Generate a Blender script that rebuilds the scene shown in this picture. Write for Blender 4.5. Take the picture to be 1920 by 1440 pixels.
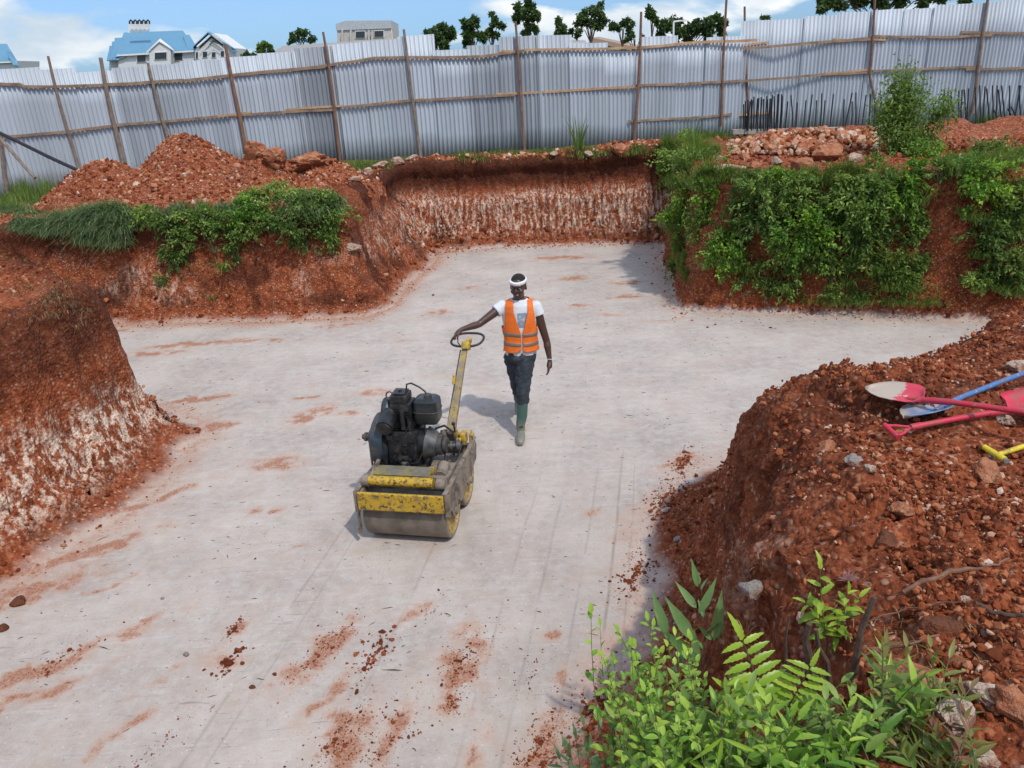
import bpy, bmesh, math, random
import numpy as np
from mathutils import Vector, Matrix, Euler
random.seed(7); RNG = np.random.default_rng(7)
S = bpy.context.scene
for o in list(bpy.data.objects): bpy.data.objects.remove(o)
COL = S.collection

# ------------------------------------------------------------ camera
PITCH, ROLL, HC, FPX = math.radians(22), math.radians(3.0), 3.5, 1450.0
cam = bpy.data.objects.new("camera", bpy.data.cameras.new("camera")); COL.objects.link(cam)
cam.data.sensor_fit = 'HORIZONTAL'; cam.data.sensor_width = 36; cam.data.lens = 36*FPX/1920
cam.data.clip_start = 0.05; cam.data.clip_end = 3000
cam.matrix_world = Matrix.Translation((0, 0, HC)) @ Matrix.Rotation(math.pi/2-PITCH, 4, 'X') @ Matrix.Rotation(-ROLL, 4, 'Z')
S.camera = cam
# ------------------------------------------------------------ world + sun
SUN_DIR = Vector((0.66, -1.02, 1.72)).normalized()      # towards the sun
S.world = bpy.data.worlds.new("World"); S.world.use_nodes = True
nt = S.world.node_tree; nt.nodes.clear()
def wn(t, **k):
    n = nt.nodes.new(t)
    for a, b in k.items(): setattr(n, a, b)
    return n
sky = wn('ShaderNodeTexSky', sky_type='NISHITA'); sky.sun_disc = False
sky.sun_elevation = math.asin(SUN_DIR.z); sky.sun_rotation = math.atan2(SUN_DIR.x, SUN_DIR.y)
sky.air_density = 1.0; sky.dust_density = 0.6; sky.ozone_density = 2.0
tc = wn('ShaderNodeTexCoord')
mp = wn('ShaderNodeMapping'); mp.inputs['Scale'].default_value = (1, 1, 2.4); mp.inputs['Location'].default_value = (1.30, 0.62, 0.2)
nz = wn('ShaderNodeTexNoise'); nz.inputs['Scale'].default_value = 5.5; nz.inputs['Detail'].default_value = 7; nz.inputs['Roughness'].default_value = .52; nz.inputs['Distortion'].default_value = .25
rp = wn('ShaderNodeValToRGB'); rp.color_ramp.elements[0].position = .49; rp.color_ramp.elements[1].position = .57
nz2 = wn('ShaderNodeTexNoise'); nz2.inputs['Scale'].default_value = 9; nz2.inputs['Detail'].default_value = 4
cr = wn('ShaderNodeValToRGB'); cr.color_ramp.elements[0].color = (4.6, 5.5, 6.4, 1); cr.color_ramp.elements[1].color = (7.6, 7.8, 7.9, 1)
cr.color_ramp.elements[0].position = .35; cr.color_ramp.elements[1].position = .6
mx = wn('ShaderNodeMixRGB'); bl = wn('ShaderNodeMixRGB', blend_type='MULTIPLY'); bl.inputs[0].default_value = 1; bl.inputs[2].default_value = (.86, 1.0, 1.22, 1)
bg = wn('ShaderNodeBackground'); bg.inputs['Strength'].default_value = 0.12; out = wn('ShaderNodeOutputWorld')
L = nt.links.new
L(tc.outputs['Generated'], mp.inputs[0]); L(mp.outputs[0], nz.inputs['Vector']); L(mp.outputs[0], nz2.inputs['Vector'])
L(nz.outputs['Fac'], rp.inputs[0]); L(nz2.outputs['Fac'], cr.inputs[0])
L(sky.outputs[0], bl.inputs[1]); L(bl.outputs[0], mx.inputs[1]); L(cr.outputs[0], mx.inputs[2]); L(rp.outputs[0], mx.inputs[0])
sz = wn('ShaderNodeSeparateXYZ'); L(tc.outputs['Generated'], sz.inputs[0])
hz_ = wn('ShaderNodeValToRGB'); hz_.color_ramp.elements[0].position = .02; hz_.color_ramp.elements[0].color = (.43, .66, 1.08, 1); hz_.color_ramp.elements[1].position = .22; hz_.color_ramp.elements[1].color = (.95, 1.0, 1.1, 1)
L(sz.outputs[2], hz_.inputs[0]); L(hz_.outputs[0], bl.inputs[2])
up_ = wn('ShaderNodeValToRGB'); up_.color_ramp.elements[0].position = .12; up_.color_ramp.elements[0].color = (.5, .5, .5, 1); up_.color_ramp.elements[1].position = .45; up_.color_ramp.elements[1].color = (.80, .79, .77, 1)
L(sz.outputs[2], up_.inputs[0]); bu = wn('ShaderNodeMixRGB', blend_type='MULTIPLY'); bu.inputs[0].default_value = 1; L(mx.outputs[0], bu.inputs[1]); L(up_.outputs[0], bu.inputs[2])
b2 = wn('ShaderNodeMixRGB', blend_type='ADD'); b2.inputs[0].default_value = 1; L(bu.outputs[0], b2.inputs[1]); L(bu.outputs[0], b2.inputs[2]); L(b2.outputs[0], bg.inputs['Color']); L(bg.outputs[0], out.inputs[0])
sd = bpy.data.lights.new("sun", 'SUN'); sd.energy = 2.5; sd.angle = math.radians(1.5); sd.color = (1, .955, .88)
so = bpy.data.objects.new("sun", sd); COL.objects.link(so); so.rotation_euler = (-SUN_DIR).to_track_quat('-Z', 'Y').to_euler(); so.location = (20, -30, 50)
S.view_settings.view_transform = 'Standard'; S.view_settings.look = 'None'; S.view_settings.gamma = 1; S.view_settings.exposure = 0.12
S.render.engine = 'CYCLES'; S.cycles.max_bounces = 4; S.cycles.transparent_max_bounces = 4

# ------------------------------------------------------------ measuring helpers (survey of the site from the photo)
def ray(px, py):
    u, v = (px-960)/FPX, -(py-720)/FPX
    c, s = math.cos(-ROLL), math.sin(-ROLL); u, v = c*u-s*v, s*u+c*v
    return Vector((u, math.cos(PITCH)+v*math.sin(PITCH), -math.sin(PITCH)+v*math.cos(PITCH)))
def aty(px, py, y):
    d = ray(px, py); return Vector((0, 0, HC))+d*(y/d.y)
def atz(px, py, z):
    d = ray(px, py); return Vector((0, 0, HC))+d*((z-HC)/d.z)

# ------------------------------------------------------------ noise (numpy)
_perm = RNG.permutation(512).astype(np.int64); _perm = np.concatenate([_perm, _perm, _perm])
_g = RNG.normal(size=(512, 3)); _g /= np.linalg.norm(_g, axis=1)[:, None]
def perlin(P):
    P = np.asarray(P, float); i = np.floor(P).astype(np.int64); f = P-i; i &= 511
    u = f*f*f*(f*(f*6-15)+10); r = 0
    for dx in (0, 1):
        for dy in (0, 1):
            for dz in (0, 1):
                h = _perm[_perm[_perm[(i[..., 0]+dx) & 511]+((i[..., 1]+dy) & 511)]+((i[..., 2]+dz) & 511)] & 511
                g = _g[h]
                dot = g[..., 0]*(f[..., 0]-dx)+g[..., 1]*(f[..., 1]-dy)+g[..., 2]*(f[..., 2]-dz)
                w = (u[..., 0] if dx else 1-u[..., 0])*(u[..., 1] if dy else 1-u[..., 1])*(u[..., 2] if dz else 1-u[..., 2])
                r = r+w*dot
    return r*1.5
def fbm(P, o=4, gain=.5, lac=2.03):
    a, s, r = 1., 0., 0
    for k in range(o):
        r = r+a*perlin(P+17.3*k); s += a; a *= gain; P = P*lac
    return r/s
def billow(P, o=3):
    a, s, r = 1., 0., 0
    for k in range(o):
        r = r+a*(1-2*np.abs(perlin(P+31.7*k))); s += a; a *= .55; P = P*2.1
    return r/s
def cells(P, seed=0):
    """worley: distance to nearest jittered point, 0 at cell centre"""
    i = np.floor(P).astype(np.int64); f = P-i; best = np.full(P.shape[:-1], 9.)
    for dx in (-1, 0, 1):
        for dy in (-1, 0, 1):
            for dz in (-1, 0, 1):
                c = [(i[..., 0]+dx+seed) & 511, (i[..., 1]+dy) & 511, (i[..., 2]+dz) & 511]
                h = _perm[_perm[_perm[c[0]]+c[1]]+c[2]] & 511
                q = _g[h]*.5+.5
                d = (dx+q[..., 0]-f[..., 0])**2+(dy+q[..., 1]-f[..., 1])**2+(dz+q[..., 2]-f[..., 2])**2
                best = np.minimum(best, d)
    return np.sqrt(best)
def sstep(a, b, x):
    t = np.clip((x-a)/(b-a), 0, 1); return t*t*(3-2*t)

# ------------------------------------------------------------ object helpers
def link(o, parent=None):
    COL.objects.link(o)
    if parent is not None: o.parent = parent
    return o
def tag(o, label=None, cat=None, group=None, kind=None):
    if label: o['label'] = label
    if cat: o['category'] = cat
    if group: o['group'] = group
    if kind: o['kind'] = kind
    return o
def empty(name, loc=(0, 0, 0), rz=0):
    o = bpy.data.objects.new(name, None); o.location = loc; o.rotation_euler = (0, 0, rz); o.empty_display_size = .1
    COL.objects.link(o); return o
def mesh_np(name, V, F, mat=None, parent=None, smooth=False, attrs=None, mats=None, midx=None):
    """V (n,3); F either (m,k) array or list of arrays"""
    me = bpy.data.meshes.new(name); V = np.asarray(V, np.float32)
    Fs = [np.asarray(f, np.int32) for f in (F if isinstance(F, list) else [F]) if len(f)]
    me.vertices.add(len(V)); me.vertices.foreach_set('co', V.ravel())
    idx = np.concatenate([f.ravel() for f in Fs]); cnt = np.concatenate([np.full(len(f), f.shape[1], np.int32) for f in Fs])
    me.loops.add(len(idx)); me.loops.foreach_set('vertex_index', idx)
    me.polygons.add(len(cnt)); st = np.concatenate([[0], np.cumsum(cnt)[:-1]]).astype(np.int32)
    me.polygons.foreach_set('loop_start', st); me.polygons.foreach_set('loop_total', cnt)
    me.polygons.foreach_set('use_smooth', np.full(len(cnt), bool(smooth)))
    for m in (mats or ([mat] if mat else [])): me.materials.append(m)
    if midx is not None: me.polygons.foreach_set('material_index', np.asarray(midx, np.int32))
    for k, v in (attrs or {}).items():
        v = np.asarray(v, np.float32)
        if v.ndim == 1: a = me.attributes.new(k, 'FLOAT', 'POINT'); a.data.foreach_set('value', v)
        else:
            a = me.attributes.new(k, 'FLOAT_COLOR', 'POINT'); a.data.foreach_set('color', v.ravel())
    me.update(calc_edges=True); me.validate()
    o = bpy.data.objects.new(name, me); return link(o, parent)
class MB:
    """collects simple shapes into one mesh"""
    def __init__(s): s.bm = bmesh.new()
    def box(s, c, sz, rot=None, bev=0):
        r = bmesh.ops.create_cube(s.bm, size=1); vs = r['verts']
        M = Matrix.Translation(c) @ (rot.to_4x4() if rot else Matrix.Identity(4)) @ Matrix.Diagonal((*sz, 1))
        bmesh.ops.transform(s.bm, matrix=M, verts=vs)
        if bev:
            es = list({e for v in vs for e in v.link_edges}); bmesh.ops.bevel(s.bm, geom=es, offset=bev, segments=2, affect='EDGES', profile=.6)
        return s
    def cyl(s, a, b, r, r2=None, n=16, caps=True):
        a, b = Vector(a), Vector(b); d = b-a
        q = d.to_track_quat('Z', 'Y').to_matrix().to_4x4()
        bmesh.ops.create_cone(s.bm, cap_ends=caps, segments=n, radius1=r, radius2=r if r2 is None else r2, depth=d.length,
                              matrix=Matrix.Translation((a+b)/2) @ q)
        return s
    def ball(s, c, r, sc=(1, 1, 1), n=12):
        bmesh.ops.create_uvsphere(s.bm, u_segments=n, v_segments=n//2+2, radius=r, matrix=Matrix.Translation(c) @ Matrix.Diagonal((*sc, 1))); return s
    def tube(s, pts, r, n=8, closed=False, caps=True):
        pts = [Vector(p) for p in pts]; m = len(pts); rs = r if hasattr(r, '__len__') else [r]*m
        rings = []; up = None
        for i, p in enumerate(pts):
            if closed: t = pts[(i+1) % m]-pts[i-1]
            else: t = pts[min(i+1, m-1)]-pts[max(i-1, 0)]
            t.normalize()
            if up is None: up = Vector((0, 0, 1)) if abs(t.z) < .9 else Vector((1, 0, 0))
            u = (up-t*up.dot(t)).normalized(); w = t.cross(u); up = u
            rings.append([s.bm.verts.new(p+(u*math.cos(k*2*math.pi/n)+w*math.sin(k*2*math.pi/n))*rs[i]) for k in range(n)])
        for i in range(m if closed else m-1):
            A, B = rings[i], rings[(i+1) % m]
            for k in range(n): s.bm.faces.new((A[k], A[(k+1) % n], B[(k+1) % n], B[k]))
        if caps and not closed: s.bm.faces.new(rings[0][::-1]); s.bm.faces.new(rings[-1])
        return s
    def loft(s, rings, cap=True, closed=True):
        R = [[s.bm.verts.new(p) for p in r] for r in rings]; n = len(R[0])
        for A, B in zip(R, R[1:]):
            for k in range(n if closed else n-1): s.bm.faces.new((A[k], A[(k+1) % n], B[(k+1) % n], B[k]))
        if cap and closed: s.bm.faces.new(R[0][::-1]); s.bm.faces.new(R[-1])
        return s
    def prism(s, poly, axis, a, b):
        """extrude 2D poly along axis 0/1/2 between a and b"""
        def mk(t):
            out = []
            for p, q in poly:
                v = [p, q]; v.insert(axis, t); out.append(s.bm.verts.new(v))
            return out
        A, B = mk(a), mk(b); n = len(A)
        for k in range(n): s.bm.faces.new((A[k], A[(k+1) % n], B[(k+1) % n], B[k]))
        s.bm.faces.new(A[::-1]); s.bm.faces.new(B); return s
    def build(s, name, mat, parent=None, smooth=False, sub=0, solid=0):
        bmesh.ops.recalc_face_normals(s.bm, faces=s.bm.faces[:])
        me = bpy.data.meshes.new(name); s.bm.to_mesh(me); s.bm.free()
        for m in (mat if isinstance(mat, list) else [mat]): me.materials.append(m)
        if smooth:
            me.polygons.foreach_set('use_smooth', [True]*len(me.polygons))
            try: me.set_sharp_from_angle(angle=math.radians(42))
            except Exception: pass
        o = bpy.data.objects.new(name, me); link(o, parent)
        if solid: m = o.modifiers.new('solid', 'SOLIDIFY'); m.thickness = solid
        if sub: m = o.modifiers.new('sub', 'SUBSURF'); m.levels = m.render_levels = sub
        return o

# ------------------------------------------------------------ material helpers
class NT:
    def __init__(s, name):
        s.m = bpy.data.materials.new(name); s.m.use_nodes = True; s.t = s.m.node_tree; s.t.nodes.clear()
        s.out = s.t.nodes.new('ShaderNodeOutputMaterial'); s.b = s.t.nodes.new('ShaderNodeBsdfPrincipled'); s.l(s.b.outputs[0], s.out.inputs[0])
        s.co = None
    def n(s, t, **k):
        x = s.t.nodes.new(t)
        for a, b in k.items():
            if a in x.inputs: x.inputs[a].default_value = b
            else: setattr(x, a, b)
        return x
    def l(s, a, b): s.t.links.new(a, b)
    def pos(s, scale=(1, 1, 1), obj=True, rot=(0, 0, 0), loc=(0, 0, 0)):
        if s.co is None: s.co = s.n('ShaderNodeTexCoord')
        m = s.n('ShaderNodeMapping'); m.inputs['Scale'].default_value = scale; m.inputs['Rotation'].default_value = rot; m.inputs['Location'].default_value = loc
        s.l(s.co.outputs['Object'], m.inputs[0]); return m.outputs[0]
    def noise(s, sc, det=4, ro=.5, vec=None, dist=0):
        x = s.n('ShaderNodeTexNoise'); x.inputs['Scale'].default_value = sc; x.inputs['Detail'].default_value = det; x.inputs['Roughness'].default_value = ro; x.inputs['Distortion'].default_value = dist
        s.l(vec if vec is not None else s.pos(), x.inputs['Vector']); return x.outputs['Fac']
    def ramp(s, fac, stops, mode='LINEAR'):
        r = s.n('ShaderNodeValToRGB'); e = r.color_ramp.elements; r.color_ramp.interpolation = mode
        while len(e) < len(stops): e.new(.5)
        for i, (p, c) in enumerate(stops):
            e[i].position = p; e[i].color = (c, c, c, 1) if not hasattr(c, '__len__') else (*c, 1)
        s.l(fac, r.inputs[0]); return r.outputs['Color']
    def mix(s, f, a, b, mode='MIX'):
        m = s.n('ShaderNodeMixRGB', blend_type=mode)
        for v, i in ((f, 0), (a, 1), (b, 2)):
            if isinstance(v, (int, float)): m.inputs[i].default_value = v if i == 0 else (v, v, v, 1)
            elif isinstance(v, tuple): m.inputs[i].default_value = (*v, 1)
            else: s.l(v, m.inputs[i])
        return m.outputs[0]
    def math(s, op, a, b=0.):
        m = s.n('ShaderNodeMath', operation=op)
        for v, i in ((a, 0), (b, 1)):
            if isinstance(v, (int, float)): m.inputs[i].default_value = v
            else: s.l(v, m.inputs[i])
        return m.outputs[0]
    def attr(s, name, sep=False):
        a = s.n('ShaderNodeAttribute', attribute_name=name)
        if not sep: return a.outputs['Fac']
        x = s.n('ShaderNodeSeparateColor'); s.l(a.outputs['Color'], x.inputs[0])
        return x.outputs[0], x.outputs[1], x.outputs[2], a.outputs['Alpha']
    def vor(s, sc, vec=None, feat='F1', rnd=1):
        x = s.n('ShaderNodeTexVoronoi', feature=feat); x.inputs['Scale'].default_value = sc; x.inputs['Randomness'].default_value = rnd
        s.l(vec if vec is not None else s.pos(), x.inputs['Vector']); return x
    def set(s, **k):
        for a, v in k.items():
            i = s.b.inputs[a.replace('_', ' ')]
            if isinstance(v, (int, float)): i.default_value = v
            elif isinstance(v, tuple): i.default_value = (*v, 1)
            else: s.l(v, i)
        return s
    def bump(s, h, st=.5, d=.01):
        b = s.n('ShaderNodeBump'); b.inputs['Strength'].default_value = st; b.inputs['Distance'].default_value = d
        s.l(h, b.inputs['Height']); s.l(b.outputs[0], s.b.inputs['Normal']); return s
def simple(name, c, rough=.6, metal=0, var=.25, sc=12, bump=0, dirt=None, dirt_amt=.5, bd=.004, chip=None):
    m = NT(name); n = m.noise(sc, 5, .6)
    col = m.mix(m.ramp(n, [(.3, 0.), (.7, 1.)]), tuple(x*(1-var) for x in c), tuple(min(1, x*(1+var)) for x in c))
    if dirt: col = m.mix(m.ramp(m.noise(sc*.45, 6, .65), [(.62-dirt_amt*.3, 0.), (.72-dirt_amt*.15, 1.)]), col, dirt)
    if chip: col = m.mix(m.ramp(m.noise(sc*2.2, 6, .7), [(.56, 0.), (.6, 1.)]), col, chip)
    m.set(Base_Color=col, Roughness=rough, Metallic=metal)
    if bump: m.bump(n, bump, bd)
    return m.m

# ============================================================ GROUND
FLOOR = [(-4.05, 5.0), (-3.8, 5.4), (-3.52, 6.1), (-3.46, 7.2), (-3.35, 7.75), (-3.9, 8.3), (-5.2, 8.75), (-10.5, 9.6), (-10.5, 12.6), (-6.9, 12.3), (-4.8, 12.1),
         (-2.3, 11.75), (-1.95, 12.4), (-1.8, 13.6), (-1.5, 15.4), (-1.5, 16.5), (0.6, 16.5), (3.25, 16.2), (3.0, 14.5), (2.8, 13.0), (2.62, 11.35),
         (4.3, 10.85), (7.0, 9.95), (12., 9.0), (12.0, 8.4), (8., 7.9), (5.6, 7.0), (4.2, 6.5), (3.3, 6.15), (2.6, 6.1), (2.1, 6.4), (1.7, 6.25), (1.25, 5.75), (0.95, 5.18), (0.86, 4.8),
         (0.8, 4.15), (.45, 3.6), (.1, 3.05), (-.15, 2.4), (-.5, 1.9), (-4.6, 1.9), (-4.6, 4.2)]
CTRL = np.array([  # x, y, top height, wall width
    (-4, 7.2, 1.70, .72), (-5, 7.6, 1.86, .75), (-4.6, 6.0, 1.75, .8), (-4.4, 3.2, 1.7, .9), (1.1, 4.9, 1.22, 1.0), (.9, 3.6, 1.66, 1.35), (1.9, 5.7, .80, .9), (1.45, 5.0, 1.02, .9), (1.7, 4.25, 1.56, .9), (2.6, 5.25, 1.28, .9), (.2, 2.6, 1.75, 1.7), (-2, 1, 1.8, .45),
    (3.0, 5.5, 1.46, 1.0), (3.8, 5.55, 1.62, .8), (4.6, 5.9, 1.70, .8), (2.9, 4.6, 1.70, 1.), (6, 6.2, 1.66, 1.0), (2.3, 4.1, 1.76, .95), (4, 4.5, 1.8, 1.), (2, 2, 1.82, 1.2), (-6, 10.5, 1.5, .8), (-5, 12.6, 1.58, .75), (-2.7, 12.6, 1.66, .8), (-8, 13, 1.5, .8),
    (-2.2, 14.5, 1.72, 1.1), (-2, 17.3, 1.72, .9), (1, 17, 1.74, .62), (3.3, 17, 1.85, .4), (3.2, 14, 1.9, .28), (3.2, 11.7, 1.9, .38), (5.5, 10.9, 1.95, .45), (9, 9.8, 1.92, .5),
    (-9, 15.5, 1.42, 1), (-11, 18.5, 1.3, 1), (-4, 19, 1.74, 1), (3, 19.4, 1.78, 1), (8, 17.5, 1.78, 1), (7, 21, 1.72, 1), (13, 21, 1.58, 1), (8, 13, 1.95, 1), (0, 30, 1.6, 1), (20, 30, 1.5, 1), (-20, 30, 1.2, 1)])
def field(x, y):
    d2 = (x[..., None]-CTRL[:, 0])**2+(y[..., None]-CTRL[:, 1])**2
    w = 1/(d2+.15)**1.6; w /= w.sum(-1, keepdims=True)
    return (w*CTRL[:, 2]).sum(-1), (w*CTRL[:, 3]).sum(-1)
def sdf(x, y, poly):
    best = np.full(x.shape, 1e9); nx = np.zeros(x.shape); ny = np.zeros(x.shape); ins = np.zeros(x.shape, bool)
    n = len(poly)
    for i in range(n):
        ax, ay = poly[i]; bx, by = poly[(i+1) % n]; ex, ey = bx-ax, by-ay
        t = np.clip(((x-ax)*ex+(y-ay)*ey)/(ex*ex+ey*ey), 0, 1); px, py = x-ax-t*ex, y-ay-t*ey; d = px*px+py*py
        m = d < best; best[m] = d[m]; nx[m] = px[m]; ny[m] = py[m]
        c = ((ay > y) != (by > y)) & (x < ex*(y-ay)/((by-ay) if by != ay else 1e-9)+ax); ins ^= c
    r = np.sqrt(best); sg = np.where(ins, -1., 1.); rr = np.maximum(r, 1e-6)
    return r*sg, nx/rr*sg, ny/rr*sg
Tt = np.array([0, .12, .28, .45, .62, .8, .92, 1.]); Hh = np.array([0, .22, .42, .56, .66, .76, .86, 1.]); Zz = np.array([0, .05, .17, .36, .6, .85, .96, 1.]); HhA = np.array([0, .32, .56, .72, .80, .86, .92, 1.])
def surf(x, y, disp=True):
    """park a flat grid point (x,y) on the dug terrain; returns position and masks"""
    Q = np.stack([x*.55, y*.55, x*0], -1); nx_, ny_ = fbm(Q, 4), fbm(Q+50, 4)
    qx, qy = x+nx_*.30, y+ny_*.30
    d, ux, uy = sdf(qx, qy, FLOOR); top, w = field(x, y)
    t = np.clip(d, 0, 1); am = sstep(-2.6, -3.2, x)*sstep(9.4, 8.4, y)
    dn = np.where(d <= 0, d, np.where(d < 1, w*(np.interp(t, Tt, Hh)*(1-am)+np.interp(t, Tt, HhA)*am), np.where(d < 2, w+(2-w)*(d-1), d)))
    z = top*np.interp(t, Tt, Zz)
    X, Y = x+ux*(dn-d), y+uy*(dn-d)
    # gentle relief of the upper ground
    z = z+sstep(.7, 1.3, d)*(fbm(np.stack([x*.8, y*.8, x*0+3], -1), 3)*.12)
    return X, Y, z, d, t, top
def axis(segs):
    out = [segs[0][0]]
    for a, b, h in segs:
        n = max(1, round((b-a)/h)); out += list(np.linspace(a, b, n+1)[1:])
    return np.array(out)
gx = axis([(-400, -60, 60), (-60, -16, 6), (-16, -9, .2), (-9, -5.4, .055), (-5.4, -3.2, .026), (-3.2, .2, .04), (.2, 4.2, .02), (4.2, 9, .045), (9, 16, .15), (16, 60, 6), (60, 400, 60)])
gy = axis([(-60, -4, 8), (-4, 1.0, .2), (1.0, 5.6, .02), (5.6, 9, .03), (9, 11, .05), (11, 13.4, .03), (13.4, 16, .06), (16, 18, .028), (18, 24, .15), (24, 60, 4), (60, 800, 80)])
GX, GY = np.meshgrid(gx, gy)
X, Y, Z, D, T, TOP = surf(GX, GY)
far = (np.abs(GX) > 30) | (GY > 40)
# wear on the surface: cell shaped clods and chips
def gridnorm(X, Y, Z):
    P = np.stack([X, Y, Z], -1); du = np.gradient(P, axis=1); dv = np.gradient(P, axis=0)
    n = np.cross(du, dv); return n/np.maximum(np.linalg.norm(n, axis=-1, keepdims=True), 1e-9)
def bankmask(x, y):   # 1 on the near right bank
    return sstep(-.3, .3, x+.1)*sstep(9.3, 7.6, y)
BM = bankmask(GX, GY)
N = gridnorm(X, Y, Z); P = np.stack([X, Y, Z], -1)
wall = sstep(0.02, .2, D)*(1-sstep(1.0, 1.25, D)); upper = sstep(.9, 1.2, D)
big = fbm(P*1.6, 4); mid = billow(P*4.5, 3); cl = np.clip(1-cells(P*9)*1.35, 0, 1); cl2 = np.clip(1-cells(P*22, 9)*1.3, 0, 1)
dug = wall+upper
patch = sstep(-.15, .30, fbm(P*1.0+77, 3)); gul = billow(np.stack([P[..., 0]*2.2, P[..., 1]*2.2, P[..., 2]*.6], -1), 3)
A = dug*(.07*big+.030*(mid-.2))*(1+.6*wall)+wall*.05*(gul-.3)+BM*dug*(.07*fbm(P*2.0, 4)+(.055*cl+.024*cl2)*(.25+.95*patch))+(1-BM)*dug*(.03*cl+.012*cl2)*(.3+.9*patch)
# bucket teeth marks on the back wall
backw = wall*sstep(14.6, 16.2, Y)*(1-upper)*sstep(1.45, 1.2, Z)
ph = GX*2*np.pi/.165+1.2*perlin(P*1.3)
A += backw*.028*(np.sin(ph))*(.5+.8*np.clip(fbm(P*2.2, 3)+.5, 0, 1))
# dig out below the turf (slight overhang) and floor undulation
fl = 1-sstep(-.05, .15, D)
A += fl*(.012*fbm(P*.9, 3)+.0035*fbm(P*9, 3))
am_ = sstep(-2.9, -3.3, GX)*sstep(9.2, 8.6, GY)*sstep(.35, .5, T); A = A*(1-.45*am_)+am_*wall*(.05*(gul-.2)+.06*fbm(P*1.4+5, 3)+.02*billow(P*7, 3))
rc = wall*sstep(14.0, 16.0, Y)
A += rc*(-.13*sstep(.56, .68, T)*(1-sstep(.80, .88, T))+.06*sstep(.86, .93, T)*(.5+fbm(P*2.5+8, 3)))
ov = wall*sstep(11.0, 11.6, Y)*(Y < 14)*(GX < -1); A += ov*(-.10*sstep(.50, .62, T)*(1-sstep(.78, .86, T))*(.6+fbm(P*1.8, 3))+.05*billow(P*3.2+4, 3))
A = A*(~far)
edgeoff = np.where(far, 0, 1)
P = P+N*A[..., None]
Xf, Yf, Zf = P[..., 0], P[..., 1], P[..., 2]
# masks: R floor, G limestone, B dark topsoil / grass ground, A red stain on floor
lowf = np.clip(Z/np.maximum(TOP, .1), 0, 1)
flm = 1-sstep(-.02, .10, D+.10*fbm(P*2.2, 4)+.03*fbm(P*9, 3))
lime = backw*1.0*sstep(.04, .22, lowf)*(1-sstep(.55, .72, lowf+.12*fbm(P*1.5, 2)))
aface = sstep(-2.9, -3.4, GX)*sstep(9, 8, GY)*wall
lime = np.maximum(lime, 1.4*aface*sstep(.02, .2, lowf)*(1-sstep(.36, .56, lowf+.15*fbm(P*1.4, 3)))*1.0)
lb = (GX < -1)*sstep(10.8, 11.6, GY)*wall*(GY < 16)
lime = np.maximum(lime, lb*sstep(.05, .2, lowf)*(1-sstep(.45, .75, lowf))*sstep(-.05, .35, fbm(P*1.1+9, 3))*.75)
lime = np.maximum(lime, ((GX > -3.2) & (GX < -1.2) & (GY > 13))*wall*sstep(.25, .4, lowf)*(1-sstep(.6, .8, lowf))*.5)
lime = np.maximum(lime, BM*wall*.30*sstep(.1, .5, fbm(P*1.3+4, 3)))
dark = sstep(.62, .8, lowf)*wall*(1-sstep(.98, 1.0, lowf)*.3)
dark = dark*np.where(GY > 14, 1.0, np.where((GX < -3), .75, .35))
lbz = (GX < -1)*sstep(10.5, 11.5, GY)*(GY < 17)*wall
dark = np.maximum(dark, lbz*.85*sstep(-.02, .22, fbm(P*1.5+21, 4))*(1-.6*sstep(.0, .12, .12-lowf)))
dark = np.maximum(dark, aface*sstep(.5, .75, lowf)*.7*sstep(-.2, .2, fbm(P*1.2+13, 3)))
dark = np.maximum(dark, BM*dug*.6*sstep(.05, .3, fbm(P*1.1+33, 4)))
grassg = upper*(1-BM)*sstep(17.2, 18.2, GY)
stain = np.zeros_like(Z); WX, WY, WI = .16*fbm(P*2.6+3, 4)+.05*fbm(P*14, 2), .16*fbm(P*2.6+40, 4)+.05*fbm(P*14+7, 2), 1+1.3*fbm(P*3.4+11, 3)
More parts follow.
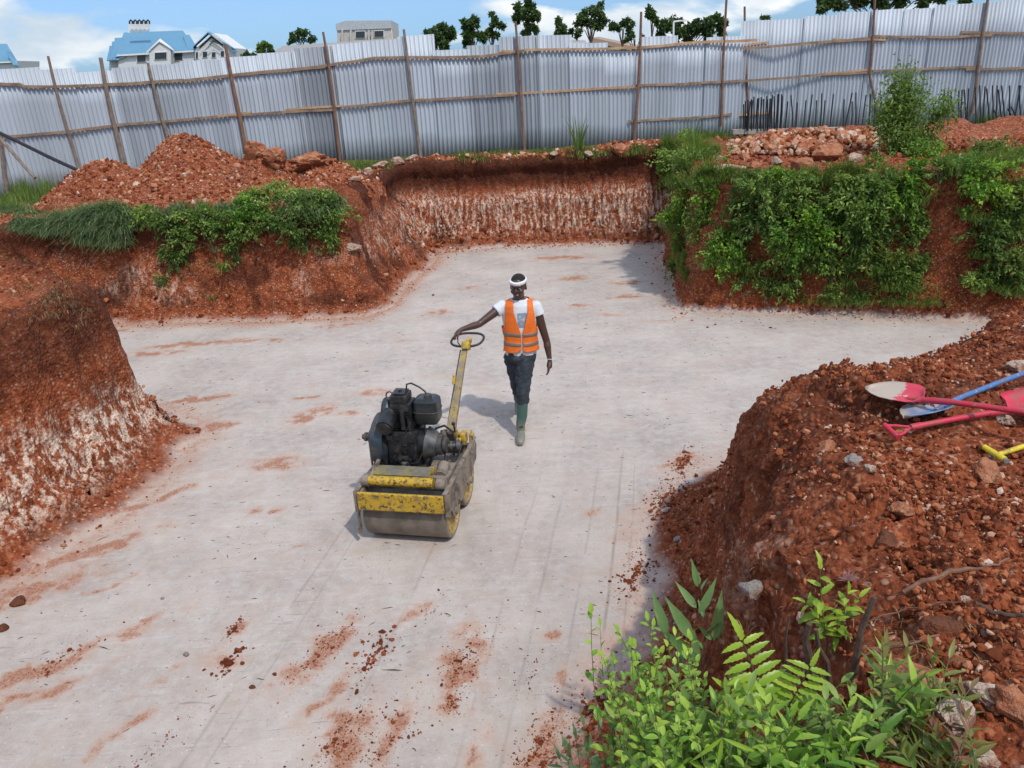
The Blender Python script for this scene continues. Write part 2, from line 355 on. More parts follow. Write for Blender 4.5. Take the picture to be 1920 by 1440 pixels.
# smears are torn and uneven
def st(px, py, lx, ly, ang, a):    # reddish soil smear on the floor at a surveyed spot
    global stain
    c = atz(px, py, 0); ca, sa = math.cos(ang), math.sin(ang); k_ = min(1., 3*max(lx, .1)); dx, dy = Xf-c.x+WX*k_, Yf-c.y+WY*k_
    u, v = (dx*ca+dy*sa)/lx, (-dx*sa+dy*ca)/ly
    stain = np.maximum(stain, np.clip(a*WI*np.exp(-(u*u+v*v)*1.2), 0, 1)+.42*a*np.exp(-(u*u+v*v)*.28))
R_ = math.radians
for a in [(600, 1225, .26, .10, R_(60), 1.), (640, 1195, .2, .05, R_(80), .9), (880, 1210, .2, .12, R_(80), .9), (860, 1260, .25, .09, R_(85), 1.), (850, 1320, .12, .08, 0, .9), (650, 1380, .28, .12, R_(80), .95),
          (740, 1380, .25, .05, R_(75), .85), (620, 1300, .25, .05, R_(60), .7), (780, 1150, .2, .06, R_(40), .6), (240, 1180, .4, .05, R_(35), .6), (90, 1250, .6, .08, R_(35), .8), (30, 1320, .35, .07, R_(35), .95), (230, 1370, .2, .04, R_(60), .7),
          (440, 1180, .12, .08, 0, .7), (420, 1240, .15, .08, 0, .5), (580, 780, .25, .12, R_(60), 1.), (570, 745, .25, .05, R_(10), .8), (520, 870, .22, .18, 0, .75), (500, 955, .2, .05, 0, .6), (370, 645, .7, .10, R_(5), .85), (290, 662, .4, .12, R_(5), .9), (480, 640, .6, .07, 0, .7),
          (360, 750, .5, .10, R_(12), .85), (700, 735, .2, .12, 0, .7), (650, 775, .18, .08, 0, .6), (820, 585, .2, .16, 0, .8), (880, 540, .3, .25, 0, .35), (1050, 483, .5, .2, 0, .9), (1070, 522, .25, .15, 0, .9), (1175, 530, .3, .15, 0, .7), (1175, 556, .3, .1, 0, .8), (1085, 573, .2, .1, 0, .7),
          (1000, 560, .3, .1, 0, .5), (1150, 590, .3, .08, 0, .5), (1250, 600, .4, .06, 0, .6), (400, 800, .25, .12, R_(20), .9), (280, 940, .5, .06, R_(40), .8), (180, 1030, .5, .10, R_(35), .9), (60, 1110, .45, .15, R_(30), .8), (1280, 865, .25, .10, R_(30), .7), (1110, 960, .12, .05, R_(20), .5), (1035, 1190, .07, .05, 0, .7), (1050, 1290, .3, .05, R_(80), .55),
          (1120, 1350, .3, .14, R_(70), .8), (1010, 1400, .3, .10, R_(70), .7), (1500, 640, .1, .03, 0, .4), (230, 620, .5, .1, 0, .5), (640, 610, .6, .1, 0, .6), (990, 610, .2, .06, 0, .4), (470, 1100, .1, .05, 0, .2), (750, 640, .2, .07, 0, .4), (900, 1400, .2, .06, R_(70), .5), (560, 1030, .3, .04, R_(30), .4), (200, 1100, .3, .03, R_(40), .55), (330, 1260, .35, .04, R_(50), .4)]: st(*a)
stain = stain*np.clip(.30+1.9*(fbm(P*6.5+19, 4)+.30), .15, 1.15)
rim = np.clip(1-np.abs(D+.10)/(.38+.3*fbm(P*1.3+2, 2)), 0, 1)*(D < .1)*np.where(GX > -1, .45, np.where(GY < 9, .55, .72))
stain = np.clip(np.maximum(stain, rim)*(D < .3), 0, 1)
col4 = np.stack([flm, lime, np.maximum(dark, grassg*.4), stain], -1)

def ground_mat():
    m = NT('earth'); fl_, li, dk, stn = m.attr('mask', True); g = m.attr('green')
    n1 = m.noise(3.5, 6, .65); n2 = m.noise(16, 5, .7); n3 = m.noise(60, 4, .7)
    red = m.ramp(n2, [(.3, (.050, .013, .007)), (.43, (.155, .035, .014)), (.56, (.27, .070, .026)), (.70, (.40, .165, .085))])
    red = m.mix(m.ramp(n1, [(.35, 0.), (.7, .5)]), red, (.255, .060, .020))
    red = m.mix(m.ramp(n3, [(.54, 0.), (.68, .65)]), red, (.46, .17, .075)); red = m.mix(m.ramp(n3, [(.32, .7), (.42, 0.)]), red, (.04, .015, .009))
    red = m.mix(m.ramp(m.noise(1.7, 5, .65, m.pos(loc=(4, 8, 2))), [(.56, 0.), (.66, .5)]), red, (.085, .042, .028))
    # stones embedded in the soil
    v = m.vor(34, m.pos()); sc = m.n('ShaderNodeSeparateColor'); m.l(v.outputs['Color'], sc.inputs[0])
    v2 = m.vor(13, m.pos((1, 1, .8))); sc2 = m.n('ShaderNodeSeparateColor'); m.l(v2.outputs['Color'], sc2.inputs[0])
    inside = m.ramp(v.outputs['Distance'], [(.35, 1.), (.55, 0.)])
    pick = m.math('MULTIPLY', m.ramp(sc.outputs[0], [(.72, 0.), (.8, 1.)]), inside)
    stone = m.mix(m.ramp(sc.outputs[1], [(.2, 0.), (.8, 1.)]), (.40, .17, .09), (.52, .36, .26))
    red = m.mix(m.math('MULTIPLY', pick, .6), red, stone)
    # dark topsoil
    topc = m.mix(m.ramp(n2, [(.35, 0.), (.7, 1.)]), (.035, .012, .007), (.10, .028, .014))
    red = m.mix(m.math('MULTIPLY', dk, m.ramp(n1, [(.3, .8), (.6, 1.)])), red, topc)
    # limestone teeth streaks and lumps
    ns = m.noise(9.5, 6, .72, m.pos((1.7, 1.2, .42)), .3)
    lw = m.mix(m.ramp(n3, [(.3, 0.), (.7, 1.)]), (.46, .30, .21), (.76, .63, .51))
    lm = m.math('MULTIPLY', m.ramp(m.math('ADD', ns, m.math('MULTIPLY', m.ramp(v2.outputs['Distance'], [(.0, .12), (.5, -.0)]), m.math('ADD', m.math('MULTIPLY', li, .6), .5))), [(.49, 0.), (.58, 1.)]), li)
    lm = m.math('MULTIPLY', lm, m.ramp(n2, [(.36, .15), (.54, 1.)]))
    red = m.mix(m.math('MULTIPLY', lm, .92), red, lw)
    # compacted floor: murram dust with drag marks
    f1 = m.noise(1.1, 5, .6); f2 = m.noise(90, 3, .6); f3 = m.noise(9, 6, .7)
    fc = m.mix(m.ramp(f1, [(.3, 0.), (.7, 1.)]), (.315, .264, .230), (.50, .43, .37))
    fc = m.mix(m.ramp(f3, [(.35, 0.), (.75, .6)]), fc, (.56, .52, .49))
    sx = m.ramp(m.noise(5, 6, .75, m.pos((.55, 5.5, 1), rot=(0, 0, .06)), .4), [(.60, 0.), (.70, 1.)])
    sy = m.ramp(m.noise(5, 6, .75, m.pos((.5, 6, 1), rot=(0, 0, -1.0)), .4), [(.60, 0.), (.70, 1.)])
    mp2 = m.n('ShaderNodeSeparateXYZ'); m.l(m.pos(), mp2.inputs[0])
    near = m.ramp(m.math('MULTIPLY', mp2.outputs[1], .1), [(.55, 1.), (.75, 0.)])
    sk = m.mix(near, sx, sy)
    fc = m.mix(m.math('MULTIPLY', sk, .75), fc, (.19, .165, .155))
    sxl = m.ramp(m.noise(4, 6, .7, m.pos((.35, 4.5, 1), rot=(0, 0, -.25), loc=(3, 1, 0)), .3), [(.57, 0.), (.72, .6)])
    fc = m.mix(sxl, fc, (.56, .52, .49))
    fc = m.mix(m.ramp(f2, [(.58, 0.), (.72, .45)]), fc, (.30, .27, .26))
    fc = m.mix(m.ramp(m.noise(140, 2, .5), [(.66, 0.), (.74, .55)]), fc, (.17, .12, .10))
    dsh = m.ramp(m.noise(9, 6, .8, m.pos((1.2, 7, 1), rot=(0, 0, .04)), .6), [(.60, 0.), (.66, 1.)]); dsh2 = m.ramp(m.noise(10, 6, .8, m.pos((7, 1.1, 1), rot=(0, 0, .35), loc=(2, 2, 2)), .6), [(.61, 0.), (.67, 1.)])
    fc = m.mix(m.math('MULTIPLY', m.mix(near, dsh, dsh2), .55), fc, (.22, .19, .175)); fc = m.mix(m.ramp(m.noise(26, 5, .75), [(.60, 0.), (.72, .4)]), fc, (.60, .56, .53)); fc = m.mix(m.ramp(m.noise(30, 5, .75, m.pos(loc=(9, 9, 1))), [(.62, 0.), (.72, .5)]), fc, (.26, .22, .20))
    xp = m.math('ADD', m.math('SUBTRACT', mp2.outputs[0], m.math('MULTIPLY', mp2.outputs[1], .20)), m.math('MULTIPLY', m.math('SUBTRACT', m.noise(.7, 2), .5), .08))
    tmask = m.math('MULTIPLY', m.ramp(m.noise(3.5, 5, .7, m.pos((1, .35, 1))), [(.40, 0.), (.56, 1.)]), near)
    for c_, w_, a_ in ((-.30, .006, .75), (-.52, .005, .5), (-.17, .004, .45), (-.80, .006, .4), (-1.75, .006, .45), (-1.05, .005, .35), (-2.6, .006, .35), (-2.45, .004, .3)):
        ln_ = m.ramp(m.math('ABSOLUTE', m.math('SUBTRACT', xp, c_)), [(w_, 1.), (w_*2.6, 0.)]); fc = m.mix(m.math('MULTIPLY', m.math('MULTIPLY', ln_, tmask), a_*.75), fc, (.17, .145, .13))
    band = m.ramp(m.math('ABSOLUTE', m.math('SUBTRACT', xp, -.55)), [(.28, 1.), (.36, 0.)]); fc = m.mix(m.math('MULTIPLY', m.math('MULTIPLY', band, near), .16), fc, (.30, .26, .22))
    fp = m.noise(2.3, 5, .65, m.pos(loc=(7, 2, 0)), .5); fc = m.mix(m.ramp(fp, [(.5, 0.), (.68, .45)]), fc, (.44, .34, .28))
    vs = m.vor(55); ss = m.n('ShaderNodeSeparateColor'); m.l(vs.outputs['Color'], ss.inputs[0]); pb = m.math('MULTIPLY', m.ramp(ss.outputs[0], [(.86, 0.), (.9, 1.)]), m.ramp(vs.outputs['Distance'], [(.2, 1.), (.4, 0.)])); fc = m.mix(m.math('MULTIPLY', pb, .7), fc, m.mix(ss.outputs[1], (.66, .62, .58), (.20, .12, .09)))
    stc = m.mix(m.ramp(n3, [(.35, 0.), (.65, 1.)]), (.19, .062, .033), (.46, .24, .155))
    sm = m.ramp(m.math('ADD', m.math('MULTIPLY', stn, .8), m.math('ADD', m.math('MULTIPLY', m.math('SUBTRACT', m.noise(14, 6, .75), .5), 1.3), m.math('MULTIPLY', m.math('SUBTRACT', m.noise(45, 4, .7, m.pos((1, .5, 1))), .5), .9))), [(.38, 0.), (.68, .85), (.95, .98)])
    soft = m.ramp(m.math('ADD', stn, m.math('MULTIPLY', m.math('SUBTRACT', m.noise(5, 5, .7), .5), .9)), [(.12, 0.), (.62, .85)]); fc = m.mix(m.math('MULTIPLY', soft, .6), fc, m.mix(n3, (.40, .20, .115), (.50, .31, .215))); fc = m.mix(m.math('MULTIPLY', sm, .9), fc, stc)
    col = m.mix(fl_, red, fc)
    gr = m.mix(m.ramp(n2, [(.3, 0.), (.7, 1.)]), (.06, .08, .02), (.11, .15, .035))
    col = m.mix(m.math('MULTIPLY', g, m.ramp(n1, [(.35, .3), (.55, 1.)])), col, gr)
    m.set(Base_Color=col, Roughness=.95); m.b.inputs['Specular IOR Level'].default_value = .15
    h = m.mix(fl_, m.math('ADD', m.math('MULTIPLY', n2, 1.0), m.math('MULTIPLY', m.math('SUBTRACT', .5, v.outputs['Distance']), .8)), m.math('ADD', m.math('MULTIPLY', f3, .25), m.math('MULTIPLY', f2, .12)))
    m.bump(h, .9, .022); return m.m
M_EARTH = ground_mat()
ny_, nx_ = GX.shape; ii = np.arange(ny_*nx_).reshape(ny_, nx_)
F = np.stack([ii[:-1, :-1], ii[:-1, 1:], ii[1:, 1:], ii[1:, :-1]], -1).reshape(-1, 4)
green = np.clip(grassg*.9+far*.8, 0, 1)
ground = mesh_np('ground', P.reshape(-1, 3), F, M_EARTH, None, True, {'mask': col4.reshape(-1, 4), 'green': green.ravel()})
tag(ground, 'excavated pit with pale compacted floor and red earth banks', kind='structure')
# height lookup for placing things
_hx0, _hy0, _hc = -14., -1., .05; _hw, _hh = int(30/_hc), int(26/_hc)
HM = np.full((_hh, _hw), -1.)
_i = ((Yf-_hy0)/_hc).astype(int).ravel(); _j = ((Xf-_hx0)/_hc).astype(int).ravel(); _ok = (_i >= 0) & (_i < _hh) & (_j >= 0) & (_j < _hw)
np.maximum.at(HM, (_i[_ok], _j[_ok]), Zf.ravel()[_ok])
for _ in range(8):
    bad = HM < -.5
    if not bad.any(): break
    for sh, ax in ((1, 0), (-1, 0), (1, 1), (-1, 1)):
        r = np.roll(HM, sh, ax); k = (HM < -.5) & (r > -.5); HM[k] = r[k]
def gz(x, y):
    i = int((y-_hy0)/_hc); j = int((x-_hx0)/_hc)
    return float(HM[min(max(i, 0), _hh-1), min(max(j, 0), _hw-1)])
def hit(px, py, lift=0.):
    """where the surveyed direction meets the ground"""
    d = ray(px, py); t, h = 1.0, .12; o = Vector((0, 0, HC))
    while t < 40:
        p = o+d*t
        if p.z <= gz(p.x, p.y)+lift:
            if h < .005: return p
            t -= h; h *= .2
        else: t += h
    return p
# ============================================================ FENCES
def metal_mat(name, c, r):
    m = NT(name); oi = m.n('ShaderNodeObjectInfo'); n = m.noise(2.2, 5, .6, m.pos((1, 1, .25)))
    k = m.ramp(oi.outputs['Random'], [(0, .50), (.35, .95), (1, 1.12)])
    col = m.mix(1., tuple(c), k, 'MULTIPLY'); col = m.mix(m.ramp(n, [(.35, 0.), (.75, .35)]), col, (.30, .33, .36))
    low = m.n('ShaderNodeSeparateXYZ'); m.l(m.pos(), low.inputs[0])
    bow_shade = m.noise(2.6, 3, .6, m.pos((1, .2, .05))); col = m.mix(m.ramp(bow_shade, [(.42, 0.), (.66, .22)]), col, (.19, .21, .235)); col = m.mix(m.ramp(m.noise(4.5, 2, .5, m.pos((1, .2, .03), loc=(3, 0, 0))), [(.50, 0.), (.66, .25)]), col, (.60, .65, .70))  # vertical bands paint the shading and highlights of bowed sheets into the colour
    mud = m.math('MULTIPLY', m.ramp(m.math('MULTIPLY', low.outputs[2], .5), [(.82, 1.), (1.0, 0.)]), m.ramp(m.noise(6, 4), [(.4, 0.), (.7, .5)]))
    col = m.mix(mud, col, (.25, .14, .09))
    m.set(Base_Color=col, Roughness=r, Metallic=.12); return m.m
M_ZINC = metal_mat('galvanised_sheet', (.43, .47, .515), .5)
M_POLE = simple('grey_pole_wood', (.20, .15, .12), .9, 0, .35, 9, .4)
M_POLE2 = simple('brown_pole_wood', (.19, .10, .065), .9, 0, .35, 9, .4)
M_RAIL = simple('rail_timber', (.25, .17, .115), .9, 0, .4, 5, .4)
M_RAIL2 = simple('fresh_timber', (.40, .25, .14), .85, 0, .3, 6, .3)
def sheet(name, parent, A, B, z0, z1a, z1b, phase, amp=.024, per=.098, tilt=0.):
    """one corrugated sheet from A to B (xy)"""
    A, B = np.array(A), np.array(B); L_ = np.linalg.norm(B-A); n = max(8, int(L_/per*8)); s = np.linspace(0, 1, n+1)
    t = (B-A)/L_; nn = np.array([t[1], -t[0]])
    off = amp*np.cos(s*L_/per*2*np.pi+phase)
    V = []
    zs = np.linspace(0, 1, 5)
    for k, f in enumerate(zs):
        z = z0+(z1a+(z1b-z1a)*s-z0)*f
        bow = .004*math.sin(phase*3+f*3.1)+tilt*f
        xy = A+(B-A)*s[:, None]+nn*(off+bow)[:, None]
        V.append(np.column_stack([xy, z]))
    V = np.concatenate(V); m = n+1
    i = np.arange(n); F = np.concatenate([np.stack([k*m+i, k*m+i+1, (k+1)*m+i+1, (k+1)*m+i], -1) for k in range(4)])
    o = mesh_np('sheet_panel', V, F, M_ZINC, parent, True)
    sm = o.modifiers.new('solid', 'SOLIDIFY'); sm.thickness = .002
    return o
def bent(a, b, n=6, amp=.03, seed=0):
    r = random.Random(seed); a, b = Vector(a), Vector(b); out = []
    p1, p2 = r.uniform(-1, 1), r.uniform(-1, 1)
    for i in range(n+1):
        t = i/n; p = a.lerp(b, t)
        out.append(p+Vector((math.sin(t*5+p1*3)*amp*p2, 0, 0 if abs(b.z-a.z) > abs(b.x-a.x) else math.sin(t*6+p2*4)*amp)))
    return out
def lin(pts, x):
    xs, ys = zip(*pts); return float(np.interp(x, xs, ys))
FL1 = [(-12.6, 18.35), (-11.2, 18.45), (-8.9, 18.7), (-3.7, 18.8), (.6, 18.85), (3.3, 19.2), (5.95, 19.9)]
TOP1 = [(0, 128), (38, 128), (39, 126), (80, 128), (81, 131), (120, 129), (155, 132), (156, 134), (200, 131), (270, 124), (271, 126), (430, 108), (610, 87), (790, 66), (806, 76), (807, 94), (830, 94), (915, 84), (916, 72), (1040, 66), (1041, 84), (1155, 76), (1156, 98), (1215, 94), (1216, 70), (1278, 64), (1279, 82), (1350, 70), (1375, 66)]
def topz(px, Y, tab): return aty(px, lin(tab, px), Y).z
def fence(name, label, line, top, posts, rails, x0, x1, group=None, bend=0):
    root = empty(name, (0, 0, 0)); tag(root, label, 'fence', group)
    yl = lambda x: lin(line, x)
    x = x0; k = 0; r = random.Random(3 if x0 < 0 else 5)
    while x < x1-.1:
        w = r.uniform(.72, .86); xe = min(x+w, x1); xm = (x+xe)/2
        d = 22.; 
        # top of this sheet from the surveyed skyline
        pa = None; lo, hi = 0, 1990
        for _ in range(30):
            mid = (lo+hi)/2
            if aty(mid, lin(top, mid), yl(xm)).x < xm: lo = mid
            else: hi = mid
        z1 = topz(mid, yl(xm), top)+r.uniform(-.015, .015)
        sl = r.uniform(-.01, .01)
        zb = min(gz(x, yl(x)), gz(xe, yl(xe)))-.12
        off = .004*(k % 2)
        sheet('sheet', root, (x-.03, yl(x-.03)+off*2), (xe+.05, yl(xe+.05)+off*2+.008), zb, z1-sl, z1+sl, r.uniform(0, 6), tilt=r.uniform(-.006, .006))
        x = xe; k += 1
    for (pa, pb, rr, m) in posts:      # pixel top, pixel bottom
        Yt = lin(line, aty(*pb, 19).x*1.0)-.075
        Yt = lin(line, aty(*pb, Yt).x)-.075
        a, b = aty(*pa, Yt), aty(*pb, Yt); b = b+(b-a)*.04
        MB().tube(bent(b, a, 9, .025, int(pa[0])), [rr*.78*(1.15-.35*i/9) for i in range(10)], 7).build('post', m, root, True)
    for (pts, m, h) in rails:
        P_ = []
        for q in pts:
            Yt = lin(line, aty(*q, 19).x)-.035; Yt = lin(line, aty(*q, Yt).x)-.035; P_.append(aty(*q, Yt))
        for a, b in zip(P_, P_[1:]):
            pp = bent(a, b, max(3, int((b-a).length/.6)), .008, int(a.x*97))
            mb = MB(); rings = []
            for p in pp: rings.append([p+Vector((0, -.022, -h)), p+Vector((0, .018, -h)), p+Vector((0, .018, h)), p+Vector((0, -.022, h))])
            mb.loft(rings).build('rail', m, root)
    return root
G, Br = M_POLE, M_POLE2
posts1 = [((90, 105), (147, 318), .045, G), ((188, 108), (229, 300), .065, G), ((276, 118), (316, 262), .045, G), ((424, 86), (462, 292), .055, Br), ((606, 60), (640, 303), .042, Br), ((756, 55), (788, 288), .045, G),
          ((966, 40), (984, 283), .040, Br), ((1203, 22), (1190, 268), .045, Br), ((1362, -6), (1352, 228), .042, Br), ((-2, 250), (18, 376), .06, G)]
rails1 = [([(-40, 156), (38, 158), (48, 163), (200, 160)], M_RAIL, .03), ([(195, 159), (345, 151), (610, 124)], M_RAIL, .032), ([(600, 125), (700, 109), (900, 106), (985, 95)], M_RAIL, .028), ([(940, 97), (990, 94), (1175, 90)], M_RAIL2, .024), ([(1155, 91), (1215, 88), (1300, 80), (1420, 75)], M_RAIL2, .028),
          ([(0, 257), (120, 248), (225, 234)], M_RAIL, .028), ([(215, 235), (440, 216), (630, 205)], M_RAIL, .026), ([(392, 219), (470, 211)], M_RAIL2, .02), ([(535, 206), (640, 198)], M_RAIL2, .022), ([(640, 201), (780, 188), (965, 178)], M_RAIL, .026), ([(725, 192), (795, 185)], M_RAIL2, .02), ([(930, 177), (1190, 163)], M_RAIL2, .026), ([(1185, 161), (1290, 157), (1390, 151)], M_RAIL, .026),
          ([(1178, 227), (1300, 221), (1372, 214)], M_RAIL, .024)]
fence1 = fence('sheet_metal_fence', 'long grey corrugated metal fence behind the soil heap, uneven top edge and leaning poles', FL1, TOP1, posts1, rails1, -12.4, 5.9)
FL2 = [(5.9, 20.3), (6.4, 20.6), (14.8, 20.9)]
TOP2 = [(1370, 42), (1410, 40), (1500, 33), (1630, 18), (1745, 14), (1746, 12), (1850, 4), (1990, -8)]
posts2 = [((1397, 12), (1401, 238), .042, Br), ((1641, -6), (1632, 135), .042, Br), ((1630, 132), (1645, 210), .05, G), ((1853, -6), (1824, 205), .055, G)]
rails2 = [([(1376, 86), (1440, 80)], M_RAIL2, .024), ([(1378, 92), (1560, 78), (1640, 71)], M_RAIL, .03), ([(1562, 74), (1660, 75)], M_RAIL2, .022), ([(1640, 68), (1760, 70), (1860, 66)], M_RAIL, .028), ([(1802, 61), (1990, 62)], M_RAIL, .028),
          ([(1376, 153), (1560, 139), (1632, 136)], M_RAIL, .026), ([(1545, 138), (1630, 131)], M_RAIL2, .022), ([(1636, 133), (1840, 125)], M_RAIL, .026), ([(1810, 130), (1990, 126)], M_RAIL, .028), ([(1376, 216), (1450, 211)], M_RAIL2, .024)]
fence2 = fence('sheet_metal_fence', 'taller grey corrugated metal fence at the right, standing behind the row of black steel bars', FL2, TOP2, posts2, rails2, 5.95, 14.6)
# left strut poles
def loose_pole(pa, ya, pb, yb, r, m, label, name='prop_pole', cat='pole'):
    a, b = aty(*pa, ya), aty(*pb, yb)
    o = MB().tube(bent(a, b, 6, .01, 3), r, 8).build(name, m, None, True); tag(o, label, cat); return o
M_DARKSTEEL = simple('dark_steel', (.035, .035, .04), .6, .5, .3, 14)
loose_pole((-30, 236), 16.6, (150, 321), 15.4, .035, M_DARKSTEEL, 'black pipe slanting down from the left edge onto the red soil heap', 'pipe', 'pipe')
loose_pole((-12, 246), 17.6, (66, 334), 17.0, .035, G, 'short grey pole leaning down into the grass at the left end of the fence')

# ============================================================ CONCRETE BEAM WITH STEEL BARS
M_CONC = simple('concrete', (.34, .31, .28), .9, 0, .25, 6, .4, dirt=(.22, .10, .06))
beam = empty('foundation_beam', (6, 19, 1.7)); tag(beam, 'low concrete foundation beam with many black steel bars sticking up before the right fence', 'foundation')
def bpart(a, b, w, h, nm='beam'):
    a, b = Vector(a), Vector(b); M_ = Matrix.Translation(-Vector((6, 19, 1.7)))
    d = (b-a).normalized(); s_ = Vector((-d.y, d.x, 0))*w; u = Vector((0, 0, h)); rings = []
    for t in np.linspace(0, 1, 9):
        p = M_ @ a.lerp(b, t); rings.append([p-s_-u, p+s_-u, p+s_+u, p-s_+u])
    MB().loft(rings).build(nm, M_CONC, beam)
BY = lambda px: 18.9
a_, b_ = aty(1372, 247, 18.9), aty(1655, 241, 18.9); bpart(a_, b_, .12, .05)
a_, b_ = aty(1735, 242, 18.7), aty(1990, 236, 18.5); bpart(a_, b_, .12, .05)
bars = []
rr = random.Random(11)
for i in range(22): bars.append((1393+i*3.4+rr.uniform(-1, 1), 242, 1394+i*3.5+rr.uniform(-3, 3), lin([(0, 192), (6, 184), (14, 182), (21, 176)], i)+rr.uniform(-3, 4), rr.uniform(-.35, .1)))
for bx, tx, ty in [(1472, 1477, 190), (1487, 1483, 178), (1492, 1495, 192), (1505, 1511, 188), (1515, 1523, 177), (1527, 1531, 188), (1538, 1541, 175), (1542, 1547, 188), (1556, 1563, 176), (1580, 1583, 186), (1583, 1598, 174), (1596, 1598, 190), (1605, 1605, 173), (1615, 1624, 178), (1629, 1632, 176), (1637, 1642, 184)]: bars.append((bx, 241, tx, ty, rr.choice([-.05, .3])))
for bx, tx, ty in [(1767, 1771, 168), (1778, 1778, 172), (1789, 1783, 170), (1796, 1798, 170), (1802, 1804, 168), (1812, 1808, 168), (1813, 1816, 166), (1830, 1829, 164), (1838, 1837, 160), (1842, 1847, 162), (1857, 1850, 166), (1862, 1861, 160), (1868, 1870, 160), (1880, 1872, 168), (1886, 1878, 160), (1892, 1893, 160), (1898, 1914, 160), (1915, 1911, 160), (1908, 1890, 204), (1916, 1896, 200), (1880, 1862, 204), (1925, 1921, 162)]: bars.append((bx, 238, tx, ty, rr.choice([-.05, .2])))
for bx, by, tx, ty, dy in bars:
    Yb = 18.9+dy*.6; M_ = Vector((6, 19, 1.7)); a_ = aty(bx, by+3, Yb)-M_; b_ = aty(tx, ty, Yb+rr.uniform(-.12, .12))-M_
    MB().tube([a_, a_.lerp(b_, .5)+Vector((rr.uniform(-.01, .01), 0, 0)), b_], .016, 5).build('steel_bar', M_DARKSTEEL, beam)

# ============================================================ ROCKS AND CLODS
def ico(sub):
    bm = bmesh.new(); bmesh.ops.create_icosphere(bm, subdivisions=sub, radius=1); V = np.array([v.co for v in bm.verts]); F_ = np.array([[v.index for v in f.verts] for f in bm.faces]); bm.free(); return V, F_
ICO1, ICO2, ICO3 = ico(1), ico(2), ico(3)
def rotm(n):
    q = RNG.normal(size=(n, 4)); q /= np.linalg.norm(q, axis=1)[:, None]; w, x, y, z = q.T
    return np.stack([1-2*(y*y+z*z), 2*(x*y-z*w), 2*(x*z+y*w), 2*(x*y+z*w), 1-2*(x*x+z*z), 2*(y*z-x*w), 2*(x*z-y*w), 2*(y*z+x*w), 1-2*(x*x+y*y)], -1).reshape(n, 3, 3)
def rocks(name, C_, sz, tint, mat, base=ICO1, flat=.7, jit=.28):
    C_ = np.asarray(C_, float); n = len(C_); V0, F0 = base; sz = np.asarray(sz)
    V = V0[None]*(1+RNG.uniform(-jit, jit, (n, len(V0), 1)))*np.stack([np.ones(n), RNG.uniform(.6, 1, n), RNG.uniform(.45, .85, n)], -1)[:, None]
    V = np.einsum('nij,nkj->nki', rotm(n), V)*sz[:, None, None]+C_[:, None]
    F_ = (F0[None]+np.arange(n)[:, None, None]*len(V0)).reshape(-1, 3)
    return mesh_np(name, V.reshape(-1, 3), F_, mat, None, False, {'tint': np.repeat(np.asarray(tint), len(V0))})
def clod_mat():
    m = NT('clods'); t = m.attr('tint'); n = m.noise(40, 4, .65)
    col = m.ramp(t, [(0., (.050, .013, .007)), (.28, (.14, .034, .013)), (.52, (.26, .068, .026)), (.72, (.42, .15, .065)), (.88, (.54, .33, .21)), (1., (.68, .59, .50))])
    col = m.mix(m.ramp(n, [(.35, 0.), (.7, .45)]), col, (.17, .055, .028))
    m.set(Base_Color=col, Roughness=.95); m.b.inputs['Specular IOR Level'].default_value = .1; m.bump(n, .6, .006); return m.m
M_CLOD = clod_mat()
def scatter(n, xr, yr, keep, size, tintf, lift=.3):
    """random spots on the terrain, weights from keep(d,t,x,y,z)"""
    x = RNG.uniform(*xr, n); y = RNG.uniform(*yr, n); X_, Y_, Z_, d, t, top = surf(x, y)
    k = RNG.uniform(size=n) < keep(d, t, X_, Y_, Z_); X_, Y_, Z_ = X_[k], Y_[k], Z_[k]
    z = np.array([gz(a, b) for a, b in zip(X_, Y_)]); z = np.where(np.abs(z-Z_) < .15, z, Z_)
    s = size(len(z)); dk_ = d[k]; s = s*np.where(dk_ < 0, .45, 1.)*np.where((RNG.uniform(size=len(s)) < .04) & (s < .014), 2.3, 1.); s = np.where(Y_ < 6.5, np.minimum(s, .026), s); return np.stack([X_, Y_, z+s*lift-.004], -1), s, tintf(len(z))
logn = lambda mu, sg, lo, hi: (lambda n: np.clip(RNG.lognormal(math.log(mu), sg, n), lo, hi))
beta = lambda a, b: (lambda n: RNG.beta(a, b, n))
